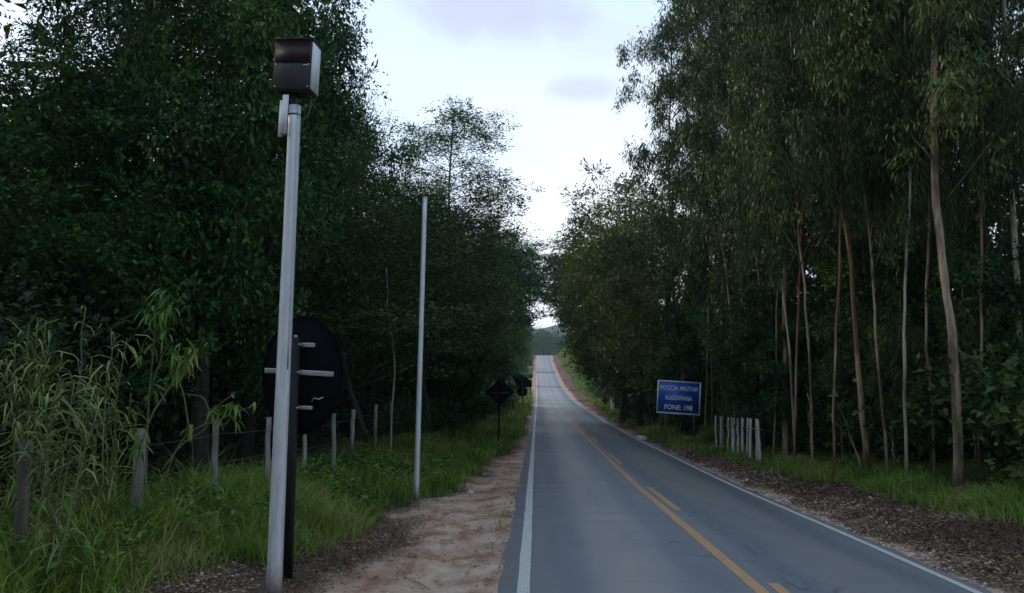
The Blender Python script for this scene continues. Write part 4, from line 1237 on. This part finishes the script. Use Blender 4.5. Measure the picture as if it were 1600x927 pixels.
def strap_leaves(mb, c, d, length, width, tint, droop):
    """long arching strap leaves, three quads each"""
    n = len(c); d = d / np.linalg.norm(d, axis=1)[:, None]
    s = np.cross(d, UZ) + RNG.normal(size=(n, 3)) * .2; s /= np.linalg.norm(s, axis=1)[:, None]
    length = np.broadcast_to(length, n)[:, None]; width = np.broadcast_to(width, n)[:, None]; droop = np.broadcast_to(droop, n)[:, None]
    V = []
    for t_, w_ in ((0, .5), (.3, 1), (.7, .8), (1, .08)):
        p = c + d * length * t_ - UZ * droop * length * t_ ** 2.2
        V += [p - s * width * w_ * .5, p + s * width * w_ * .5]
    v = np.stack(V, 1).reshape(-1, 3); i = np.arange(n)[:, None] * 8
    q = np.concatenate([i + np.array(k) for k in ([0, 1, 3, 2], [2, 3, 5, 4], [4, 5, 7, 6])], 1).reshape(-1, 4)
    return mb.add(v, q, np.repeat(tint, 3))


def cane_clump(name, label, base_px, D, tops, mat='leaf_reed', leafn=13, ll=.5, lw=.024, cat='plant', group=None):
    b0 = at(base_px, 760, D); base = np.array([b0[0], D, float(ground(b0[0], D)) - .03])
    t = thing(name, label, cat, base, group)
    cs, lf = MB(), MB()
    for (px, py) in tops:
        tp_ = at(px, py, D + RNG.uniform(-.25, .25)); b_ = base + np.array([RNG.uniform(-.15, .15), RNG.uniform(-.15, .15), 0])
        s_ = np.linspace(0, 1, 10)[:, None]
        pts = b_ + (tp_ - b_) * s_; pts[:, 0] = b_[0] + (tp_[0] - b_[0]) * s_[:, 0] ** 1.6
        pts += RNG.normal(size=pts.shape) * .012
        cs.tube(pts, np.linspace(.013, .006, 10), 5)
        n = int(leafn * 2.5); f = RNG.uniform(.12, 1.0, n) ** .8
        c = np.stack([np.interp(f, s_[:, 0], pts[:, a]) for a in range(3)], -1)
        a = RNG.uniform(0, 6.28, n)
        d = np.stack([np.cos(a), np.sin(a), RNG.uniform(.3, 1.6, n)], -1)
        strap_leaves(lf, c, d, RNG.uniform(.5, 1.15, n) * ll, lw * RNG.uniform(.6, 1.2, n), np.clip(RNG.normal(.5, .22, n), 0, 1), RNG.uniform(.3, 1.1, n))
    link('cane', cs.mesh('cane', MT['stem'], True, origin=base), t)
    link('foliage', lf.mesh('foliage', MT[mat], origin=base, tint=True), t)
    return t


cane_clump('cane_clump', "clump of tall canes with arching blades in front of the brown post", 45, 8.6,
           [(10, 560), (25, 535), (45, 505), (60, 498), (72, 500), (40, 530), (80, 520), (95, 560), (5, 600), (60, 560), (100, 590), (30, 600)], leafn=16, group="cane clumps on the left bank")
cane_clump('cane_clump', "single thin cane with a hooked tip", 133, 9.0,
           [(131, 482), (122, 560), (140, 560)], leafn=9, ll=.36, group="cane clumps on the left bank")
cane_clump('cane_clump', "upright bright cane with stiff blades just left of the thick cut post", 160, 8.9,
           [(176, 512), (198, 530), (150, 580), (165, 570), (128, 600), (120, 610)], leafn=15, group="cane clumps on the left bank")
cane_clump('cane_clump', "low bushy cane clump between the brown post and the thick cut post", 90, 7.3,
           [(70, 620), (90, 600), (115, 600), (130, 620), (60, 650), (150, 640), (20, 640)], leafn=16, ll=.4, lw=.022, group="cane clumps on the left bank")


def sapling(name, label, D, strokes, tufts, mat='leaf_fresh', r=.014, ll=.17, group=None):
    P0 = at(*strokes[0][0], D); base = np.array([P0[0], D, float(ground(P0[0], D)) - .03])
    t = thing(name, label, 'plant', base, group)
    sb_, lf = MB(), MB()
    for j, st in enumerate(strokes):
        P = np.array([at(a, b, D + .05 * j) for a, b in st])
        if j == 0: P[0] = base
        n = 12; s0 = np.linspace(0, 1, len(P)); s1 = np.linspace(0, 1, n)
        Q = np.stack([np.interp(s1, s0, P[:, a]) for a in range(3)], -1)
        Q[1:-1] = (Q[:-2] + 2 * Q[1:-1] + Q[2:]) / 4
        sb_.tube(Q, np.linspace(r, r * .35, n), 6, lump=.05)
    for (px, py, rad, n) in tufts:
        c0 = at(px, py, D + RNG.uniform(-.1, .1)); rr = rad / F * D
        off = sph(n) * rr * RNG.uniform(0, .8, n)[:, None]
        d = off + RNG.normal(size=(n, 3)) * rr * .4 - UZ * rr * .3
        strap_leaves(lf, c0 + off, d, RNG.uniform(.6, 1.1, n) * ll, .032 * RNG.uniform(.7, 1.2, n), np.clip(RNG.normal(.55, .2, n), 0, 1), RNG.uniform(.1, .7, n))
    link('stem', sb_.mesh('stem', MT['stem'], True, origin=base), t)
    link('foliage', lf.mesh('foliage', MT[mat], origin=base, tint=True), t)
    return t


sapling('sapling', "slender green sapling with a leafy head rising above the thick cut fence post", 9.6,
        [[(229, 780), (230, 660), (238, 560), (247, 500), (252, 455)], [(238, 600), (252, 560), (268, 530)], [(241, 555), (228, 535)], [(244, 530), (232, 508), (222, 500)]],
        [(252, 462, 26, 50), (244, 485, 30, 60), (262, 478, 26, 45), (252, 515, 26, 40), (242, 535, 14, 16), (221, 556, 14, 14), (270, 560, 22, 30), (243, 612, 14, 16), (232, 490, 18, 22)])
sapling('sapling', "leaning sapling branch with a tuft of long leaves right of the thick cut post", 9.4,
        [[(190, 780), (225, 665), (262, 610), (280, 585), (296, 555)], [(262, 612), (240, 600)]],
        [(290, 562, 24, 40), (308, 548, 20, 26), (280, 578, 18, 22), (272, 552, 20, 24)])
sapling('sapling', "bent bare branches curving right towards the grey post, with a small bunch of dark leaves", 9.9,
        [[(232, 780), (270, 705), (300, 670), (345, 655), (405, 630)], [(250, 740), (285, 690), (325, 672), (330, 640), (370, 612)], [(295, 668), (288, 620), (278, 588)], [(330, 650), (318, 620), (285, 615)]],
        [(345, 640, 16, 22), (365, 632, 14, 16), (368, 660, 16, 12), (335, 645, 14, 14), (300, 665, 10, 8), (400, 628, 8, 5)], r=.012)
sapling('sapling', "small seedling with looped leaves left of the thick cut post", 9.2,
        [[(160, 770), (180, 690), (200, 655), (205, 615)], [(192, 665), (175, 640)]], [(200, 640, 18, 16), (182, 640, 12, 10), (208, 672, 20, 30), (212, 700, 18, 20)])

# shrubs: low dark growth that hides the forest floor
shrub_spots = [(-5.2, 31, 1.6, 0, "dark shrub just right of the foot of the thin metal pole"),
               (-4.6, 37, 1.7, 0, "dark shrub in deep shade beyond the grass patch"), (-4.0, 44, 1.7, 0, "dark shrub left of the diamond sign's post"), (-3.8, 52, 1.9, 0, "dark shrub behind the diamond sign's post"),
               (-3.4, 62, 2.0, 0, "dark shrub right of the diamond sign"), (-3.2, 74, 2.1, 0, "dark shrub left of the cluster of sign backs"), (-3.6, 88, 2.4, 1, "greener shrub behind the cluster of sign backs"),
               (-3.9, 104, 2.4, 1, "green shrub behind the white marker posts"), (-4.3, 122, 2.6, 1, "shrub beside the tiny square sign on the left shoulder"), (-5, 170, 3, 0, "shrub on the left of the climbing road"),
               (-5.4, 235, 3, 0, "shrub on the left beside the narrow far sign")]
for x, y, h, v, lab in shrub_spots:
    plant('shrub', 'shrub', lab, x + xo(y), y, h, h / 1.7 * 1.15, cat='shrub', group="dark shrubs under the left trees", var=v)
for x, y, h, v, lab in ((9.9, 13.8, 1.9, 0, "lush dark green shrub at the right edge of the photo, right of the thickest trunk"), (11.2, 17.8, 2.8, 0, "tall leafy shrub climbing beside the thickest eucalyptus trunk"),
                        (9.8, 22.5, 2.2, 0, "dark leafy shrub at the foot of the reddish eucalyptus"),
                        (8.3, 30.5, 1.4, 0, "dark shrub just left of the white pickets"), (8.8, 26.5, 1.5, 0, "dark shrub right behind the white pickets"), (7.4, 40, 2.2, 0, "dark shrub behind the blue sign's legs"),
                        (7.2, 33.5, .8, 1, "small green plant at the foot of the blue sign"), (7.6, 52, 2.4, 0, "dark shrub between the faded red sign and the blue sign"), (8.0, 64, 2.5, 0, "dark shrub right of the faded red sign"),
                        (8.6, 86, 2.6, 1, "green shrub behind the faded red sign"), (8.4, 108, 3.0, 1, "round green shrub above the dirt edge beyond the faded red sign"), (10.0, 140, 3.6, 1, "dark green round bush on the right bank of the climbing road"),
                        (10.4, 168, 3.4, 1, "bright bush on the grassy right bank halfway to the crest"), (11.0, 200, 3.6, 1, "bush high on the grassy right bank under the crest"), (11.5, 240, 3.6, 0, "last bush on the right bank beside the crest"),
                        (10.8, 20.5, 1.6, 0, "leafy shrub between the two brightest eucalyptus trunks"), (9.0, 35, 2.2, 0, "dark shrub above the left end of the white pickets")):
    plant('shrub', 'shrub', lab, x + xo(y), y, h, h / 1.7 * 1.1, cat='shrub', group="shrubs along the right side of the road", var=v)

# ------------------------------------------------------------------ grass and fallen leaves
RNG = np.random.default_rng(31)


def scatter(n, x0, x1, y0, y1, wfun, ypow=1.0):
    x = RNG.uniform(x0, x1, n); y = y0 + (y1 - y0) * RNG.uniform(0, 1, n) ** ypow
    k = RNG.random(n) < wfun(x + xo(y), y)
    return x[k] + xo(y[k]), y[k]


def grass_stuff(name, label, parts):
    mb = MB()
    for n, area, wf, h, wdt, yp in parts:
        x, y = scatter(n, *area, wf, yp)
        cl = fbm(x * 1.6, y * 1.2, 51, 3)
        hh = h * (.22 + 1.9 * np.clip(cl - .12, 0, 1) ** 1.5 * 1.3) * RNG.uniform(.4, 1.25, len(x))
        base = np.stack([x, y, ground(x, y) - .01], -1)
        dry = smoothstep(fbm(x * .8, y * .8, 57, 3), .5, .7) * .35 + (.45 if wdt < .01 else 0)
        t = np.clip(RNG.normal(.22, .15, len(x)) + .35 * smoothstep(fbm(x * 1.1, y * .9, 91, 3), .35, .65) + dry, 0, 1)
        mb.blades(base, hh, wdt * RNG.uniform(.6, 1.3, len(x)), RNG.uniform(.2, 1.1, len(x)), t)
    return tag(link(name, mb.mesh(name, MT['grass'], tint=True)), label, 'grass', kind='stuff')


G = lambda x, y: zones(x, y)[1] * np.where(x < 0, smoothstep(x, -6.3, -5.4), 1)
tuft = lambda x, y: np.exp(-(((x + 2.38) / .22) ** 2 + ((y - 11.2) / .6) ** 2)) + .7 * np.exp(-(((x + .62) / .12) ** 2 + ((y - 15.5) / 2.5) ** 2))
grass_stuff('grass', "lush green grass on the bank under the fence and along the left verge", [
    (52000, (-8.2, -2.6, 6.5, 15), G, .36, .013, 1.0),
    (9000, (-8.2, -3.9, 6.5, 13), lambda x, y: G(x, y) * smoothstep(x, -3.6, -4.6), .72, .016, 1.0),
    (26000, (-7.5, -1.6, 15, 32), G, .36, .018, 1.2),
    (2600, (-7.5, -2.2, 7, 26), lambda x, y: G(x, y) * (fbm(x, y, 66, 3) > .52), .75, .008, 1.0),
    (14000, (-6.5, -.5, 26, 75), lambda x, y: G(x, y) * .9, .36, .04, 1.3),
    (9000, (-6.0, -.6, 75, 320), G, .6, .12, 1.2),
    (2600, (-2.9, -.45, 9, 20), lambda x, y: np.clip(tuft(x, y), 0, 1), .16, .010, 1.0)])
grass_stuff('grass', "darker grass and weeds along the edge of the wood on the right", [
    (34000, (6.6, 13, 8, 22), lambda x, y: G(x, y) * smoothstep(x, 15, 9), .33, .015, 1.0),
    (22000, (5.2, 12, 22, 50), lambda x, y: G(x, y) * smoothstep(x, 14, 8), .26, .025, 1.2),
    (12000, (5.4, 12, 50, 130), G, .4, .07, 1.2),
    (10000, (6.4, 16, 120, 320), G, .7, .16, 1.0)])


mb = MB()
x, y = scatter(900, -7.5, -2.3, 7, 24, lambda x, y: G(x, y) * (fbm(x * .7, y * .7, 93, 3) > .47))
n_ = len(x); k = 14
c = np.repeat(np.stack([x, y, ground(x, y)], -1), k, 0) + RNG.normal(size=(n_ * k, 3)) * np.array([.07, .07, 0]) + UZ * RNG.uniform(.08, .42, (n_ * k, 1))
a = RNG.uniform(0, 6.28, n_ * k)
L_ = RNG.uniform(.06, .15, n_ * k)
mb.leaves(c, np.stack([np.cos(a), np.sin(a), RNG.uniform(-.3, .6, n_ * k)], -1), L_, L_ * .5, np.clip(RNG.normal(.5, .2, n_ * k), 0, 1), nrm=UZ)
tag(link('weeds', mb.mesh('weeds', MT['leaf_fresh'], tint=True)), "small broad-leaved weeds growing among the grass of the left bank", 'weeds', kind='stuff')


def litter_stuff(name, label, parts):
    mb = MB()
    for n, area, wf, ln in parts:
        x, y = scatter(n, *area, wf)
        n_ = len(x)
        c = np.stack([x, y, ground(x, y) + RNG.uniform(.004, .05, n_)], -1)
        a = RNG.uniform(0, 6.28, n_)
        d = np.stack([np.cos(a), np.sin(a), RNG.uniform(-.15, .45, n_)], -1)
        L_ = ln * RNG.uniform(.5, 1.6, n_)
        mb.leaves(c, d, L_, L_ * RNG.uniform(.10, .5, n_), np.clip(RNG.beta(1.6, 2.2, n_) * (0.55 + .8 * fbm(x * 1.2, y * 1.2, 83, 3)), 0, 1), nrm=UZ, fold=.3)
    return tag(link(name, mb.mesh(name, MT['litter'], tint=True)), label, 'fallen leaves', kind='stuff')


def LW(x, y):
    d, g = zones(x, y)
    return np.clip((1 - d) * (1 - g) * 1.1 + .015 + .08 * g, 0, 1) * np.where((x > ROAD_L - .02) & (x < ROAD_R + .05), .004, 1)


litter_stuff('fallen_leaves', "brown dry leaves scattered on the ground around the pole feet on the left", [
    (36000, (-4.6, -.4, 7, 14), LW, .045), (9000, (-3.6, -.5, 14, 26), LW, .06)])
litter_stuff('fallen_leaves', "thick strip of brown fallen eucalyptus leaves along the right road edge", [
    (44000, (5.0, 9.6, 8, 18), LW, .058), (18000, (5.0, 8.6, 18, 34), LW, .08), (2200, (-.3, 5, 8, 40), lambda x, y: .06 + .35 * smoothstep(np.abs(x - 2.3), 1.7, 2.7), .05)])

def pebbles(name, label, n, area, wf, r):
    x, y = scatter(n, *area, wf)
    k = len(x); mb = MB()
    rr = r * RNG.uniform(.3, 1.0, k) ** 2 * 1.4 + .004
    c = np.stack([x, y, ground(x, y) + rr * .2], -1)
    o = np.array([[1, 0, 0], [0, 1, 0], [-1, 0, 0], [0, -1, 0], [0, 0, .7], [0, 0, -.6]])
    v = c[:, None] + o[None] * rr[:, None, None] * RNG.uniform(.6, 1.3, (k, 6, 1))
    f = np.array([[0, 1, 4, 4], [1, 2, 4, 4], [2, 3, 4, 4], [3, 0, 4, 4], [1, 0, 5, 5], [2, 1, 5, 5], [3, 2, 5, 5], [0, 3, 5, 5]])
    q = (np.arange(k)[:, None, None] * 6 + f[None]).reshape(-1, 4)
    mb.add(v.reshape(-1, 3), q, np.repeat(RNG.uniform(0, 1, k), 8))
    return tag(link(name, mb.mesh(name, MT['pebble'], tint=True)), label, 'gravel', kind='stuff')


m = Mat('pebble'); MT['pebble'] = m.pbr(m.ramp(m.attr('tint'), [(0, (0.24, 0.14, 0.10)), (.5, (0.42, 0.31, 0.25)), (1, (0.60, 0.52, 0.45))]), .9, spec=.1)
pebbles('gravel', "loose stones and crumbs of earth on the dirt track and along the asphalt edge", 2200, (-2.5, -.36, 7, 26), lambda x, y: .25 + .75 * np.exp(-((x + .5) / .14) ** 2), .024)
pebbles('gravel', "loose stones and crumbs of earth along the right road edge", 5000, (4.95, 6.2, 8, 34), lambda x, y: np.clip(1.2 - (x - 5) * .9, .1, 1), .026)
# ------------------------------------------------------------------ air
m = Mat('haze')
pv = m.n("ShaderNodeVolumePrincipled"); pv.inputs['Color'].default_value = (0.72, 0.84, 1.0, 1); pv.inputs['Density'].default_value = 0.0003
pv.inputs['Anisotropy'].default_value = 0.2
m.l(pv.outputs[0], m.out.inputs['Volume'])
hz = MB().box((0, 615, 62), (1860, 1450, 150)).mesh('haze', m.m)
tag(link('haze', hz), "pale bluish air between the trees and the hills", 'haze', kind='stuff')
